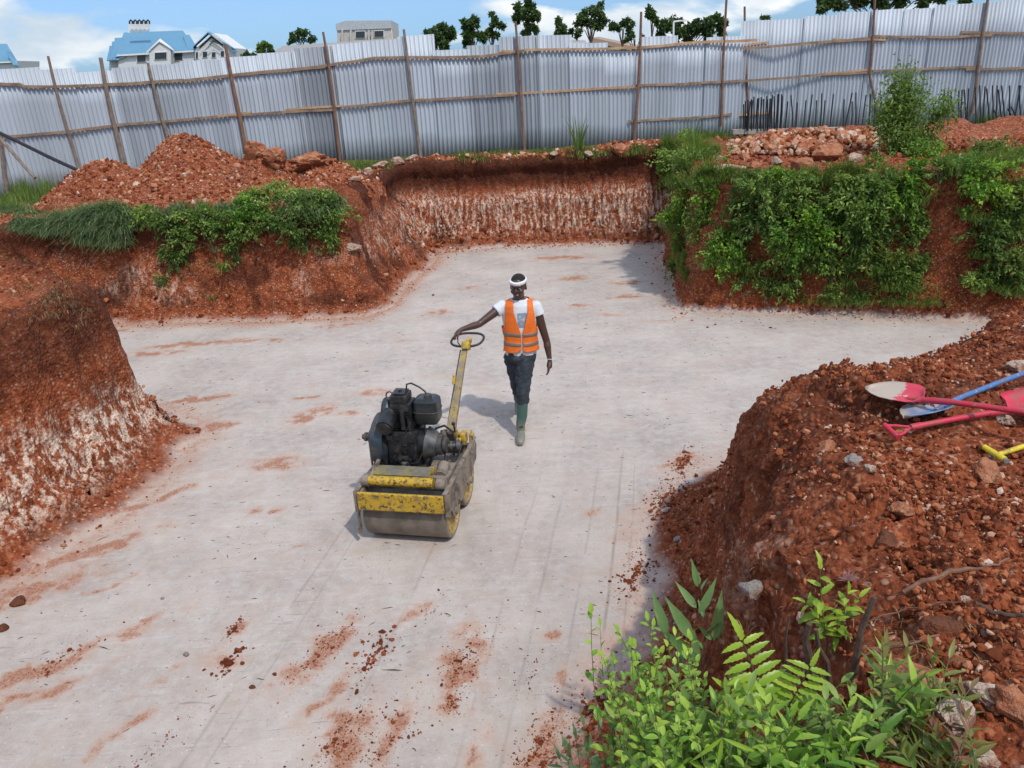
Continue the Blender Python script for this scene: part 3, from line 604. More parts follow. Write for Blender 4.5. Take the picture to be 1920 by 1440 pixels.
parts = [scatter(95000, (-.3, 5.2), (1.0, 7.6), lambda d, t, x, y, z: (d > .02)*np.where(t < .85, .5, 1.)*np.clip(.45+1.6*fbm(np.stack([x*1.4, y*1.4, z], -1), 3), .06, 1), logn(.0070, .55, .003, .035), beta(1.7, 1.9)),
         scatter(9000, (-.6, 3.0), (1.8, 7.4), lambda d, t, x, y, z: np.where(d > 0, .3, np.exp(d/.12)), logn(.008, .5, .004, .03), beta(2, 3)),
         scatter(14000, (-7.5, -2.6), (2.2, 9.6), lambda d, t, x, y, z: np.where(d > 0, np.where(t < .45, .9, np.where(t < .97, .06, .45)), np.exp(d/.10)), logn(.011, .55, .005, .04), beta(2.3, 2.2)),
         scatter(16000, (-10, -1.0), (11.5, 17.2), lambda d, t, x, y, z: np.where(d > 0, np.where((t > .42) & (t < .93), .0, .5), np.exp(d/.15)), logn(.02, .5, .008, .06), beta(2.3, 2.3)),
         scatter(9000, (-2, 3.6), (16, 18.3), lambda d, t, x, y, z: np.where(d > 0, np.where((t > .45) & (t < .93), 0., .35+.6*(d > .95)), np.exp(d/.15)), logn(.022, .55, .008, .08), beta(2.6, 2.0)),
         scatter(12000, (2.4, 10), (8.9, 16), lambda d, t, x, y, z: np.where(d > 0, np.where((t > .45) & (t < .93) & (y > 13.8), 0., .5), np.exp(d/.22)), logn(.02, .5, .008, .06), beta(2.2, 2.6)),
         scatter(5000, (-4.5, 3), (2.5, 16), lambda d, t, x, y, z: np.where(d < -.1, .14, 0), logn(.005, .5, .003, .016), beta(2, 3)),
         scatter(9000, (5, 14), (12.5, 19), lambda d, t, x, y, z: (d > 1)*.7, logn(.026, .5, .01, .08), beta(2.5, 2.0))]
# trails of dropped soil on the floor
for px, py, l, n, s in [(600, 1225, .3, 300, .006), (640, 1190, .2, 200, .005), (870, 1240, .4, 500, .006), (850, 1320, .12, 220, .006), (640, 1390, .4, 900, .005), (720, 1400, .35, 500, .005), (430, 1240, .16, 60, .012), (440, 1180, .10, 260, .006), (1280, 870, .25, 500, .009), (1120, 1340, .3, 1300, .007),
                        (1010, 1400, .3, 700, .006), (700, 1230, .22, 260, .010), (110, 1240, .3, 260, .006), (300, 1400, .3, 200, .005), (1000, 1260, .3, 300, .004), (800, 1150, .25, 200, .004), (500, 1000, .6, 160, .004), (1250, 940, .35, 900, .008), (1190, 1080, .25, 700, .008)]:
    c = atz(px, py, 0); xy = RNG.normal(size=(n, 2))*l*.5*RNG.uniform(.3, 1.5, (n, 1)); xy += .25*l*np.stack([fbm(np.stack([xy[:, 0]*9, xy[:, 1]*9, xy[:, 0]*0+px], -1), 3), fbm(np.stack([xy[:, 0]*9, xy[:, 1]*9, xy[:, 0]*0+py+9], -1), 3)], -1)*3; xy[:, 0] *= .45; s_ = np.clip(RNG.lognormal(math.log(s*.72), .5, n), .003, .04)
    x_ = c.x+xy[:, 0]+xy[:, 1]*.35; y_ = c.y+xy[:, 1]
    parts.append((np.stack([x_, y_, np.array([gz(a, b) for a, b in zip(x_, y_)])+s_*.2-.003], -1), s_, RNG.beta(2, 4, n)))
CC, SZ, TI = [np.concatenate([p[i] for p in parts]) for i in range(3)]
tag(rocks('loose_gravel', CC, SZ, TI, M_CLOD), 'loose red soil clods and pale stone chips over the banks and floor', 'gravel', kind='stuff')

# soil heap
M_HEAP = None
def heap(name, label, lobes, xr, yr, h, cellsz, cat='soil heap', sc=1., lump=.05):
    xs = np.arange(*xr, h); ys = np.arange(*yr, h); hx, hy = np.meshgrid(xs, ys); z = np.full(hx.shape, -9.)
    for (cx, cy, hz, rx, ry) in lobes:
        r = np.sqrt(((hx-cx)/rx)**2+((hy-cy)/ry)**2+.012)
        g0 = gz(cx, cy); z = np.maximum(z, g0-.25+(hz-g0+.25)*(1-r)*1.06)
    gg = np.array([[gz(a, b) for a in xs] for b in ys])
    P_ = np.stack([hx, hy, z], -1); nn = P_*np.array([1, 1, 1])
    z = z+fbm(nn*1.3, 4)*.22*sc+np.clip(1-cells(nn*cellsz)*1.3, 0, 1)*lump+np.clip(1-cells(nn*cellsz*2.6, 5)*1.3, 0, 1)*lump*.45
    z = np.where((gg < 1.48) & (hx > -6), gg-.12, z); z = np.maximum(z, gg-.12)
    keep = z > gg-.10
    V = np.stack([hx, hy, z], -1).reshape(-1, 3); n1, n2 = hx.shape; q = np.arange(n1*n2).reshape(n1, n2)
    F_ = np.stack([q[:-1, :-1], q[:-1, 1:], q[1:, 1:], q[1:, :-1]], -1).reshape(-1, 4); kk = keep.ravel(); F_ = F_[kk[F_].any(1)]
    mk = np.zeros((len(V), 4)); mk[:, 1] = .12; mk[:, 3] = 0
    o = mesh_np(name, V, F_, M_EARTH, None, True, {'mask': mk, 'green': np.zeros(len(V))}); tag(o, label, cat)
    return o, hx[keep], hy[keep], z[keep]
pk = aty(342, 254, 15.6)
o_, a1, a2, a3 = heap('soil_heap', 'tall conical heap of loose red soil and stones before the fence at left',
     [(pk.x, 15.6, pk.z+.05, 1.9, 2.0), (pk.x-1.4, 15.3, 2.35, 1.9, 1.6), (pk.x+1.5, 15.2, 2.3, 1.7, 1.5), (pk.x+.3, 14.6, 2.25, 2.3, 1.6), (pk.x+2.7, 15.2, 2.15, 1.2, 1.1)], (-9.6, -1.6), (12.9, 17.9), .045, 4.5)
HEAPV = np.stack([a1, a2, a3], -1); sel = HEAPV[RNG.choice(len(HEAPV), 9000)]+RNG.normal(size=(9000, 3))*[.02, .02, .004]
s_ = logn(.022, .5, .01, .07)(9000)
tag(rocks('loose_gravel', sel, s_, RNG.beta(3, 2.2, 9000), M_CLOD), 'stone chips and clods covering the tall red soil heap', 'gravel', kind='stuff')
# individual boulders and slabs
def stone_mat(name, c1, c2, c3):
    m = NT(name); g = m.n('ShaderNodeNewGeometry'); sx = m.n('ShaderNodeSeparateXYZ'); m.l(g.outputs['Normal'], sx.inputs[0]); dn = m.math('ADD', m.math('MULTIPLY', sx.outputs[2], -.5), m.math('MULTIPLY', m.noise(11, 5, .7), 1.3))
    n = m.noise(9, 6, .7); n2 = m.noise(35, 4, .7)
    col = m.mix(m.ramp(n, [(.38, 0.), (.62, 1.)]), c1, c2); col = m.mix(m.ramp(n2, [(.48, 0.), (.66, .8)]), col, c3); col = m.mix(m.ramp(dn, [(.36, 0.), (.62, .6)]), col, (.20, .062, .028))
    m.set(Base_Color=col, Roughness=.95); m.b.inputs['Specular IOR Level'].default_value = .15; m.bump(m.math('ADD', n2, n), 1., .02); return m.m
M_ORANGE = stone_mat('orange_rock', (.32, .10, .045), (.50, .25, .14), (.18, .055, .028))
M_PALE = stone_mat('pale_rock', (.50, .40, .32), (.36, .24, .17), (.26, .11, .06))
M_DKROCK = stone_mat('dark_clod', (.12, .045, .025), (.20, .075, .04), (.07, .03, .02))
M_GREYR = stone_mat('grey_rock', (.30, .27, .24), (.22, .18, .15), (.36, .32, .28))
ICO4 = ico(4)
def rock(px, py, sx, sy, sz, mat, label, name='rock', cat='rock', seed=0, lift=.35, grp=None, rz=None, Y=None, base=ICO3, amp=.28):
    p = hit(px, py) if Y is None else aty(px, py, Y)
    r = np.random.default_rng(seed+int(px)); V = base[0].copy(); V *= (1+amp*fbm(V*1.1+seed*3+px*.01, 4)[:, None]*1.8+.30*(cells(V*1.5+px)[:, None]-.5)+.10*(cells(V*4+px)[:, None]-.5)*(len(V) > 100))
    # flat facets
    for _ in range(7):
        nn = r.normal(size=3); nn /= np.linalg.norm(nn); dd = V @ nn; lim = r.uniform(.55, .85); V -= np.outer(np.maximum(dd-lim, 0)*.85, nn)
    V = V*np.array([sx, sy, sz]); a = r.uniform(0, 6.28) if rz is None else rz
    c, s2 = math.cos(a), math.sin(a); R2 = np.array([[c, -s2, 0], [s2, c, 0], [0, 0, 1]]); tl = r.uniform(-.25, .25); ct, s3 = math.cos(tl), math.sin(tl)
    V = V @ np.array([[1, 0, 0], [0, ct, -s3], [0, s3, ct]]).T @ R2.T
    o = mesh_np(name, V, base[1], mat, None, False); o.location = p+Vector((0, 0, sz*lift)); tag(o, label, cat, grp); return o
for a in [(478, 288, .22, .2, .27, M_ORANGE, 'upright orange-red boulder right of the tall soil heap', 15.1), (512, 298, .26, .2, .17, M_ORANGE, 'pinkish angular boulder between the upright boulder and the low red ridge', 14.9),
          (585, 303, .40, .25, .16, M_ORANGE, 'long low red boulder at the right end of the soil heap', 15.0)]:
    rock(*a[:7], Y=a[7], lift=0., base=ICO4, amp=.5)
pls = [(665, 340, .12, 'pinkish stone lying on the corner of the back left bank'), (690, 325, .16, 'flat pale stone at the left start of the stone row below the fence'), (715, 313, .18, 'second pale stone of the row below the fence'),
       (745, 306, .17, 'whitish slab midway in the stone row left of the dark topsoil'), (775, 300, .16, 'last pale slab of the stone row, under the leaning fence post'), (836, 290, .09, 'small dark stone on the rim of the back wall'),
       (1165, 287, .26, 'big pale orange boulder on the rim of the back wall near the right corner'), (1105, 290, .12, 'small stone on the rim left of the big pale orange boulder'), (980, 292, .12, 'stone on the rim of the back wall near its middle'),
       (1040, 290, .1, 'reddish stone on the rim between middle and right corner')]
for i, (px, py, s, lb) in enumerate(pls): rock(px, py, s, s*.8, s*.55, M_PALE if i != 6 else M_ORANGE, lb, seed=i)
# rubble at the right, behind the shrubs
rub = [(1365, 318, .28, .07, .05, M_PALE, 'thin whitish slab at the left end of the right rubble pile'), (1440, 250, .30, .15, .08, M_PALE, 'pale flat slab at the back of the rubble pile'), (1500, 255, .42, .12, .07, M_PALE, 'long whitish slab on top of the rubble pile'), (1498, 243, .2, .12, .06, M_GREYR, 'grey slab standing against the concrete beam'),
       (1445, 290, .26, .09, .06, M_PALE, 'slanting pale bar-shaped stone in the middle of the rubble'), (1480, 283, .28, .07, .06, M_PALE, 'narrow diagonal slab right of the slanting bar-shaped stone'), (1510, 295, .19, .17, .18, M_ORANGE, 'round orange boulder in the middle of the rubble'), (1555, 300, .27, .2, .2, M_ORANGE, 'largest orange boulder at the right of the rubble'),
       (1503, 322, .17, .14, .16, M_ORANGE, 'orange rock below the round orange boulder'), (1455, 308, .15, .1, .09, M_PALE, 'pinkish rock low in the rubble'), (1565, 262, .22, .15, .12, M_GREYR, 'grey lump at the back right of the rubble'), (1420, 275, .2, .12, .08, M_PALE, 'pale rock at the left back of the rubble'),
       (1395, 300, .18, .12, .08, M_ORANGE, 'reddish flat rock at the left of the rubble'), (1530, 280, .24, .08, .06, M_PALE, 'pale slab between the two orange boulders'), (1600, 305, .14, .12, .1, M_PALE, 'pale stone right of the largest orange boulder'), (1570, 340, .16, .1, .08, M_ORANGE, 'orange stone half hidden in the leaves below the rubble'),
       (1350, 300, .12, .08, .05, M_PALE, 'small pale stone in the grass left of the rubble'), (1415, 315, .13, .1, .07, M_ORANGE, 'orange stone at the front of the rubble'), (1700, 292, .1, .08, .06, M_PALE, 'pale stone left of the right soil mound'), (1765, 243, .14, .09, .06, M_PALE, 'whitish flat stone below the right steel bars')]
for i, a in enumerate(rub): rock(*a[:7], seed=20+i, lift=.5)
heap('soil_heap', 'low spread of red soil and stones below the right steel bars', [(8.7, 15.6, 2.25, 1.6, 1.4), (10.4, 16.2, 2.2, 2.2, 1.5)], (6.6, 12.8), (13.8, 18), .07, 3.5, sc=.6, lump=.07)
heap('rubble_heap', 'bed of orange soil and broken stone under the pale slabs at right', [(5.6, 15.2, 2.25, 1.5, 1.8), (6.6, 15.0, 2.25, 1.5, 1.5)], (3.6, 8.2), (13.4, 17.2), .06, 3.2, 'rubble', sc=.5, lump=.08)
xx = RNG.uniform(4.0, 7.4, 2600), RNG.uniform(13.6, 16.6, 2600)
_d = ((xx[0]-5.9)/1.7)**2+((xx[1]-15.1)/1.5)**2 < RNG.uniform(.3, 1, 2600); xx = (xx[0][_d], xx[1][_d]); _n = len(xx[0]); _z = np.array([gz(a, b) for a, b in zip(*xx)]); _r = np.sqrt(((xx[0]-5.9)/1.8)**2+((xx[1]-15.1)/1.7)**2)
tag(rocks('loose_gravel', np.stack([xx[0], xx[1], _z+.02+.36*np.clip(1-_r, 0, 1)], -1), logn(.04, .5, .015, .11)(_n), RNG.beta(5, 1.6, _n), M_CLOD, ICO2), 'pale broken stones spread over the right rubble bed', 'gravel', kind='stuff')
# stones on the near banks and the floor
nst = [(1905, 693, .075, M_PALE, 'whitish stone beside the blue shovel handle at the right edge'), (1885, 790, .05, M_PALE, 'pale stone under the shaft of the D-handled shovel'), (1272, 1013, .045, M_GREYR, 'grey upright stone low on the right bank face'), (1247, 958, .04, M_PALE, 'pale stone at the foot of the right bank'),
       (1600, 868, .045, M_GREYR, 'grey stone left of the white one below the D-handle'), (1632, 880, .035, M_PALE, 'small white stone below the D-handle'), (1850, 890, .075, M_ORANGE, 'reddish rock just below the yellow handle'), (1890, 950, .06, M_ORANGE, 'rust coloured rock at the right edge, below the yellow handle'),
       (1550, 840, .06, M_ORANGE, 'orange clod below the D-handle grip'), (1690, 960, .05, M_ORANGE, 'small orange clod at the middle of the right bank'), (1808, 1125, .022, M_PALE, 'small white stone above the root at lower right'), (1410, 1110, .06, M_GREYR, 'crumbly whitish lump low on the right bank, above the upright lance leaves'),
       (1700, 1285, .10, M_ORANGE, 'large brown rock behind the leaves at lower right'), (1845, 1310, .065, M_PALE, 'cream coloured rock right of the large brown rock'), (1905, 1330, .07, M_ORANGE, 'brown rock in the bottom right corner area'), (1845, 1428, .04, M_PALE, 'pale stone at the bottom edge, lower right'),
       (1790, 1350, .07, M_PALE, 'pale stone under the reddish leaves'), (1115, 1325, .05, M_ORANGE, 'broken orange brick lump on the floor beside the leaves'), (1660, 1020, .06, M_DKROCK, 'dark clod on the right bank above the bright sapling'), (1760, 1180, .06, M_DKROCK, 'dark clod near the roots at lower right'),
       (305, 1123, .018, M_GREYR, 'small grey stone alone on the pale floor at left'), (350, 1228, .026, M_GREYR, 'flat grey stone on the floor, below the lone small one'), (32, 1133, .07, M_DKROCK, 'round brown clod on the floor at the left edge'), (473, 1289, .024, M_DKROCK, 'dark round clod on the floor left of the red smear'),
       (515, 1265, .018, M_DKROCK, 'dark small clod between the round clod and the red smear'), (455, 1245, .02, M_DKROCK, 'dark clod at the right of the small clod cluster'), (397, 1265, .017, M_DKROCK, 'reddish clod at the left of the small clod cluster'), (430, 1258, .015, M_DKROCK, 'little clod in the middle of the small clod cluster'),
       (665, 467, .14, M_PALE, 'cream rock stuck in the back left wall corner'), (5, 1180, .05, M_DKROCK, 'brown clod cut by the left edge of the view')]
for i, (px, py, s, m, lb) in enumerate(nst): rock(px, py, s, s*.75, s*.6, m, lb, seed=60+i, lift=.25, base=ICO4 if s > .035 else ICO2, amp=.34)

# ============================================================ FAR BUILDINGS
M_BLUE = simple('blue_roof', (.10, .25, .37), .6, 0, .08, 3); M_WHITE = simple('white_render', (.62, .62, .62), .8, 0, .06, 3); M_GLASSD = simple('dark_window', (.03, .035, .04), .25)
M_TRIM = simple('white_trim', (.72, .72, .72), .7, 0, .05); M_BLOCKW = simple('raw_block_wall', (.50, .46, .43), .9, 0, .2, 5, .3); M_GREYROOF = simple('grey_roof', (.30, .27, .25), .8, 0, .1, 2)
def house(Yh, name, label, build):
    root = empty(name, (0, Yh, 0)); tag(root, label, 'building'); build(root, lambda px, py, dy=0: aty(px, py, Yh+dy*Yh/62)-Vector((0, Yh, 0))); return root
def slab(root, nm, mat, pts, depth, P_):
    """front outline given by surveyed corners, real depth away from the viewer"""
    mb = MB(); A = [mb.bm.verts.new(p) for p in pts]; B = [mb.bm.verts.new(p+Vector((0, depth, 0))) for p in pts]; n = len(pts)
    for k in range(n): mb.bm.faces.new((A[k], A[(k+1) % n], B[(k+1) % n], B[k]))
    mb.bm.faces.new(A[::-1]); mb.bm.faces.new(B); return mb.build(nm, mat, root)
def win(root, P_, x0, y0, x1, y1, sl=-.055, d=-.06):
    w = (x1-x0)*sl
    f = slab(root, 'window', M_TRIM, [P_(x0-1.2, y1+1.2, d), P_(x1+1.2, y1+1.2+w, d), P_(x1+1.2, y0-1.2+w, d), P_(x0-1.2, y0-1.2, d)], .3, P_)
    slab(f, 'pane', M_GLASSD, [P_(x0, y1, d-.03), P_(x1, y1+w, d-.03), P_(x1, y0+w, d-.03), P_(x0, y0, d-.03)], .25, P_)
def roofp(root, P_, pts, nm='roof', mat=None, th=.15):
    """sloping roof plane: (px,py,depth offset) corners with thickness"""
    V = [P_(*p) for p in pts]; mb = MB(); A = [mb.bm.verts.new(v) for v in V]; B = [mb.bm.verts.new(v-Vector((0, 0, th))) for v in V]; n = len(V)
    mb.bm.faces.new(A); mb.bm.faces.new(B[::-1])
    for k in range(n): mb.bm.faces.new((A[k], B[k], B[(k+1) % n], A[(k+1) % n]))
    return mb.build(nm, mat or M_BLUE, root)
def bh(root, P_):
    slab(root, 'wall', M_WHITE, [P_(222, 170), P_(365, 165), P_(365, 94), P_(222, 103)], 9, P_)
    slab(root, 'wall', M_WHITE, [P_(205, 170, 1.5), P_(224, 170, 1.5), P_(224, 112, 1.5), P_(205, 113, 1.5)], 6, P_)
    roofp(root, P_, [(218, 102, -.15), (232, 61, 5), (343, 57, 5), (367, 93, -.15)])
    roofp(root, P_, [(343, 66, 3), (355, 65, 3), (372, 93, -.12), (352, 94, -.12)])
    for a, b, t in ((213, 224, 71), (208, 219, 78), (203, 213, 86), (201, 210, 98)):
        roofp(root, P_, [(a-1, 112-(224-b)*-.1, -.2+(224-b)*.08), (a+2, t, 3.6), (b+6, t-1, 3.6), (b+9, 106, -.2)])
    # projecting gable bay
    slab(root, 'gable', M_WHITE, [P_(282, 168, -1.2), P_(320, 166, -1.2), P_(320, 93, -1.2), P_(298, 80, -1.2), P_(280, 97, -1.2)], 1.3, P_)
    roofp(root, P_, [(274, 97.5, -1.3), (298, 76, -1.3), (300, 72, 2.5), (286, 88, 1)], 'gable_trim', M_TRIM, .22); roofp(root, P_, [(298, 76, -1.3), (326, 93.5, -1.3), (318, 86, 1), (300, 72, 2.5)], 'gable_trim', M_TRIM, .22)
    roofp(root, P_, [(218, 102.4, -.24), (367, 93.9, -.24), (367, 93.9, -.16), (218, 102.4, -.16)], 'eave', M_TRIM, .28)
    for w in ((257, 102, 273, 116), (290, 99, 312, 111), (327, 98, 342, 113)): win(root, P_, *w, d=-1.26 if w[0] == 290 else -.06)
    # roof tank stand with dark arches
    fr = slab(root, 'rooftop_stand', M_TRIM, [P_(241, 62, 2), P_(279, 60, 2), P_(279, 40, 2), P_(241, 42, 2)], .3, P_)
    for k in range(5):
        cx = 245.5+k*8; mb = MB(); mb.tube([P_(cx-2.6, 45, 1.6), P_(cx-2.6, 40, 1.6), P_(cx, 37.5, 1.6), P_(cx+2.6, 40, 1.6), P_(cx+2.6, 45, 1.6)], .16, 6).build('arch', M_GLASSD, fr)
house(150, 'apartment_house', 'white apartment house with a large blue roof and a row of dark arches on top', bh)
def bh2(root, P_):
    slab(root, 'wall', M_WHITE, [P_(366, 165), P_(440, 160), P_(440, 90), P_(401, 62), P_(366, 92)], 7, P_)
    roofp(root, P_, [(362, 88, -.2), (389, 61, -.2), (391, 58, 6), (364, 84, 6)]); roofp(root, P_, [(389, 61, -.2), (443, 93, -.2), (440, 84, 6), (391, 58, 6)])
    for k, (ax, ay, dy) in enumerate(((391, 61, -.25), (396, 67, -.3), (400, 75, -.35))):
        w = 28-k*6
        for sgn in (-1, 1): roofp(root, P_, [(ax, ay, dy), (ax+sgn*w, ay+w*(.95 if sgn < 0 else .72), dy), (ax+sgn*w, ay+2.2+w*(.95 if sgn < 0 else .72), dy), (ax, ay+2.4, dy)], 'gable_trim', M_TRIM, .12)
    roofp(root, P_, [(428, 84, -.5), (440, 84, 3), (445, 96, -.5), (436, 95, -.5)])
    for w in ((367, 98, 371, 109), (380, 97, 388, 107), (397, 98, 404, 107), (414, 96, 420, 106)): win(root, P_, *w)
    MB().tube([P_(391, 60, 2), P_(388, 42, 2)], .03, 5).build('mast', M_TRIM, root)
house(146, 'apartment_house', 'white house with stacked gable trims right beside the large blue roof', bh2)
def bh3(root, P_):
    slab(root, 'wall', M_WHITE, [P_(-60, 170), P_(32, 168), P_(32, 114), P_(-60, 118)], 8, P_)
    roofp(root, P_, [(-60, 118, -.15), (-50, 82, 4), (13, 82, 4), (31, 114, -.15)]); roofp(root, P_, [(12, 97, 0), (22, 97, 2), (37, 122, -.3), (24, 121, -.6)])
    roofp(root, P_, [(-60, 118.4, -.24), (31, 114.4, -.24), (31, 114.4, -.16), (-60, 118.4, -.16)], 'eave', M_TRIM, .25); win(root, P_, -20, 124, -6, 138)
house(165, 'apartment_house', 'corner of a blue roofed white house at the left edge above the fence', bh3)
def bh4(root, P_):
    slab(root, 'wall', M_BLOCKW, [P_(633, 130), P_(736, 122), P_(735, 52), P_(632, 56)], 9, P_)
    slab(root, 'parapet', simple('roof_mesh_wall', (.42, .44, .46), .8, .1, .2, 8), [P_(630, 57, -.1), P_(734, 53, -.1), P_(733, 38, -.1), P_(648, 39, -.1), P_(629, 45, -.1)], 9.6, P_)
    for w in ((667, 59, 684, 71), (702, 58, 719, 69)): win(root, P_, *w, sl=-.03)
    for x in (640, 656, 690, 696): slab(root, 'pillar', M_BLOCKW, [P_(x, 120, -.3), P_(x+3, 120, -.3), P_(x+3, 56, -.3), P_(x, 56, -.3)], .35, P_)
    MB().tube([P_(734, 55, -.5), P_(737, 80, -.5)], .05, 5).build('pipe', M_TRIM, root)
house(130, 'block_building', 'unfinished grey concrete block building with two dark openings above the fence', bh4)
def bh5(root, P_):
    slab(root, 'wall', M_BLOCKW, [P_(520, 150), P_(790, 130), P_(780, 82), P_(520, 100)], 8, P_)
    roofp(root, P_, [(508, 100, -1), (530, 86, 5), (770, 70, 5), (806, 76, -1)], 'roof', M_GREYROOF, .4)
house(85, 'long_shed', 'long low shed with a grey roof just above the fence, below the block building', bh5)
def bh6(root, P_):
    slab(root, 'wall', M_WHITE, [P_(1040, 120), P_(1098, 118), P_(1096, 80), P_(1042, 82)], 6, P_)
    roofp(root, P_, [(1036, 86, -.6), (1062, 73, 2.4), (1062, 73, 3), (1040, 84, 6)], 'roof', M_GREYROOF); roofp(root, P_, [(1062, 73, 2.4), (1098, 76, 2), (1102, 84, -.6), (1036, 86, -.6)], 'roof', M_GREYROOF)
house(75, 'bungalow', 'small house with a brown gable roof peeping over the fence between the trees', bh6)
def bh7(root, P_):
    slab(root, 'wall', M_WHITE, [P_(1112, 115), P_(1200, 110), P_(1196, 86), P_(1114, 76)], 6, P_)
    roofp(root, P_, [(1108, 70, -.6), (1124, 69, 4), (1196, 84, 4), (1200, 90, -.6)], 'roof', simple('brown_roof', (.32, .22, .16), .8), .35)
house(70, 'bungalow', 'house with a long sloping brown roof right of the thin tree trunk', bh7)
# lamp pole
mb = MB(); tl = aty(1263, 41, 40); bl_ = aty(1262, 130, 40); o = mb.tube([bl_, tl], .045, 6).tube([tl, tl+Vector((.35, 0, .03))], .04, 6).box(tl+Vector((.45, 0, .03)), (.3, .14, .06)).build('light_pole', M_TRIM, None); tag(o, 'thin white pole in front of the broad tree beyond the fence', 'pole')
# ============================================================ VEGETATION
def leaf_mat(name, stops, rough=.5, trans=.3, stemc=None):
    m = NT(name); t = m.attr('tint'); n = m.noise(25, 2, .5)
    col = m.ramp(t, stops); col = m.mix(m.ramp(n, [(.3, 0.), (.8, .25)]), col, tuple(c*.6 for c in stops[0][1]))
    m.set(Base_Color=col, Roughness=rough); m.b.inputs['Specular IOR Level'].default_value = .35
    tr = m.n('ShaderNodeBsdfTranslucent'); m.l(m.mix(.5, col, (.35, .5, .04), 'MIX'), tr.inputs[0])
    mx = m.n('ShaderNodeMixShader'); mx.inputs[0].default_value = trans; m.l(m.b.outputs[0], mx.inputs[1]); m.l(tr.outputs[0], mx.inputs[2]); m.l(mx.outputs[0], m.out.inputs[0]); return m.m
M_LDARK = leaf_mat('dark_leaves', [(0, (.035, .070, .016)), (.5, (.10, .175, .036)), (1, (.25, .34, .07))])
M_LMID = leaf_mat('green_leaves', [(0, (.05, .10, .020)), (.5, (.16, .26, .048)), (1, (.36, .45, .10))])
M_LBRIGHT = leaf_mat('bright_leaves', [(0, (.06, .15, .018)), (.5, (.17, .34, .035)), (1, (.40, .54, .07))], .4)
M_LLANCE = leaf_mat('bluish_leaves', [(0, (.06, .15, .05)), (.5, (.15, .30, .11)), (1, (.30, .46, .20))], .42)
M_LLIME = leaf_mat('lime_leaves', [(0, (.14, .26, .02)), (.5, (.26, .40, .03)), (1, (.42, .50, .06))], .35)
M_LRED = leaf_mat('bronze_leaves', [(0, (.06, .11, .02)), (.45, (.13, .21, .035)), (.75, (.24, .24, .06)), (1, (.22, .09, .06))], .4)
M_GRASS = leaf_mat('grass_blades', [(0, (.06, .11, .025)), (.5, (.14, .23, .045)), (.85, (.25, .34, .08)), (1, (.40, .34, .16))], .55, .25)
M_GRASSB = leaf_mat('bluish_grass', [(0, (.07, .12, .055)), (.5, (.15, .23, .10)), (.85, (.25, .33, .15)), (1, (.42, .34, .18))], .6, .25)
M_DRY = leaf_mat('dry_grass', [(0, (.10, .05, .025)), (.5, (.24, .14, .07)), (1, (.42, .29, .16))], .8, .1)
M_TREE = leaf_mat('tree_leaves', [(0, (.02, .046, .015)), (.5, (.055, .105, .028)), (1, (.13, .19, .045))], .6, .15)
M_STEM = simple('green_stem', (.10, .13, .04), .7, 0, .3, 20); M_BARK = simple('bark', (.085, .05, .032), .95, 0, .4, 22, .8, bd=.01)
M_ROOT = simple('root_bark', (.17, .085, .05), .9, 0, .4, 25, .6)
def template(kind):
    if kind == 'diamond': return np.array([[0, 0, 0], [.45, -.5, .12], [.45, .5, .12], [1, 0, -.05]]), [np.array([[0, 1, 3], [0, 3, 2]])]
    prof = {'oval': ([0, .15, .35, .6, .82, 1], [0, .62, .98, 1, .62, 0]), 'lance': ([0, .15, .35, .6, .82, 1], [.05, .7, 1, .78, .34, 0]),
            'serrate': ([0, .12, .2, .3, .38, .48, .56, .66, .74, .86, 1], [0, .8, .68, 1, .82, .98, .74, .82, .5, .42, 0])}[kind]
    s, w = map(np.array, prof); V = []
    for a, b in zip(s, w): V += [[a, -b*.5, b*.14], [a, 0, 0], [a, b*.5, b*.14]]
    F_ = []
    for k in range(len(s)-1): F_ += [[3*k, 3*k+1, 3*k+4, 3*k+3], [3*k+1, 3*k+2, 3*k+5, 3*k+4]]
    return np.array(V), [np.array(F_)]
TPL = {k: template(k) for k in ('diamond', 'oval', 'lance', 'serrate')}
def leaves(name, pos, dirs, up, ln, wd, kind, mat, tint, parent=None, curl=.25):
    pos, dirs, up = map(lambda a: np.asarray(a, float), (pos, dirs, up)); n = len(pos)
    d = dirs/np.maximum(np.linalg.norm(dirs, axis=1, keepdims=True), 1e-6); u = up-d*(up*d).sum(1, keepdims=True); u /= np.maximum(np.linalg.norm(u, axis=1, keepdims=True), 1e-6); w = np.cross(u, d)
    V0, F0 = TPL[kind]; ln = np.broadcast_to(ln, n); wd = np.broadcast_to(wd, n); cu = np.broadcast_to(curl, n)*RNG.uniform(.3, 1.6, n)
    a = V0[None, :, 0]*ln[:, None]; b = V0[None, :, 1]*wd[:, None]; c = V0[None, :, 2]*wd[:, None]*1.6-cu[:, None]*V0[None, :, 0]**2*ln[:, None]
    V = pos[:, None]+a[..., None]*d[:, None]+b[..., None]*w[:, None]+c[..., None]*u[:, None]
    F_ = [(f[None]+np.arange(n)[:, None, None]*len(V0)).reshape(-1, f.shape[1]) for f in F0]
    return mesh_np(name, V.reshape(-1, 3), F_, mat, parent, kind != 'diamond', {'tint': np.repeat(np.clip(tint, 0, 1), len(V0))})
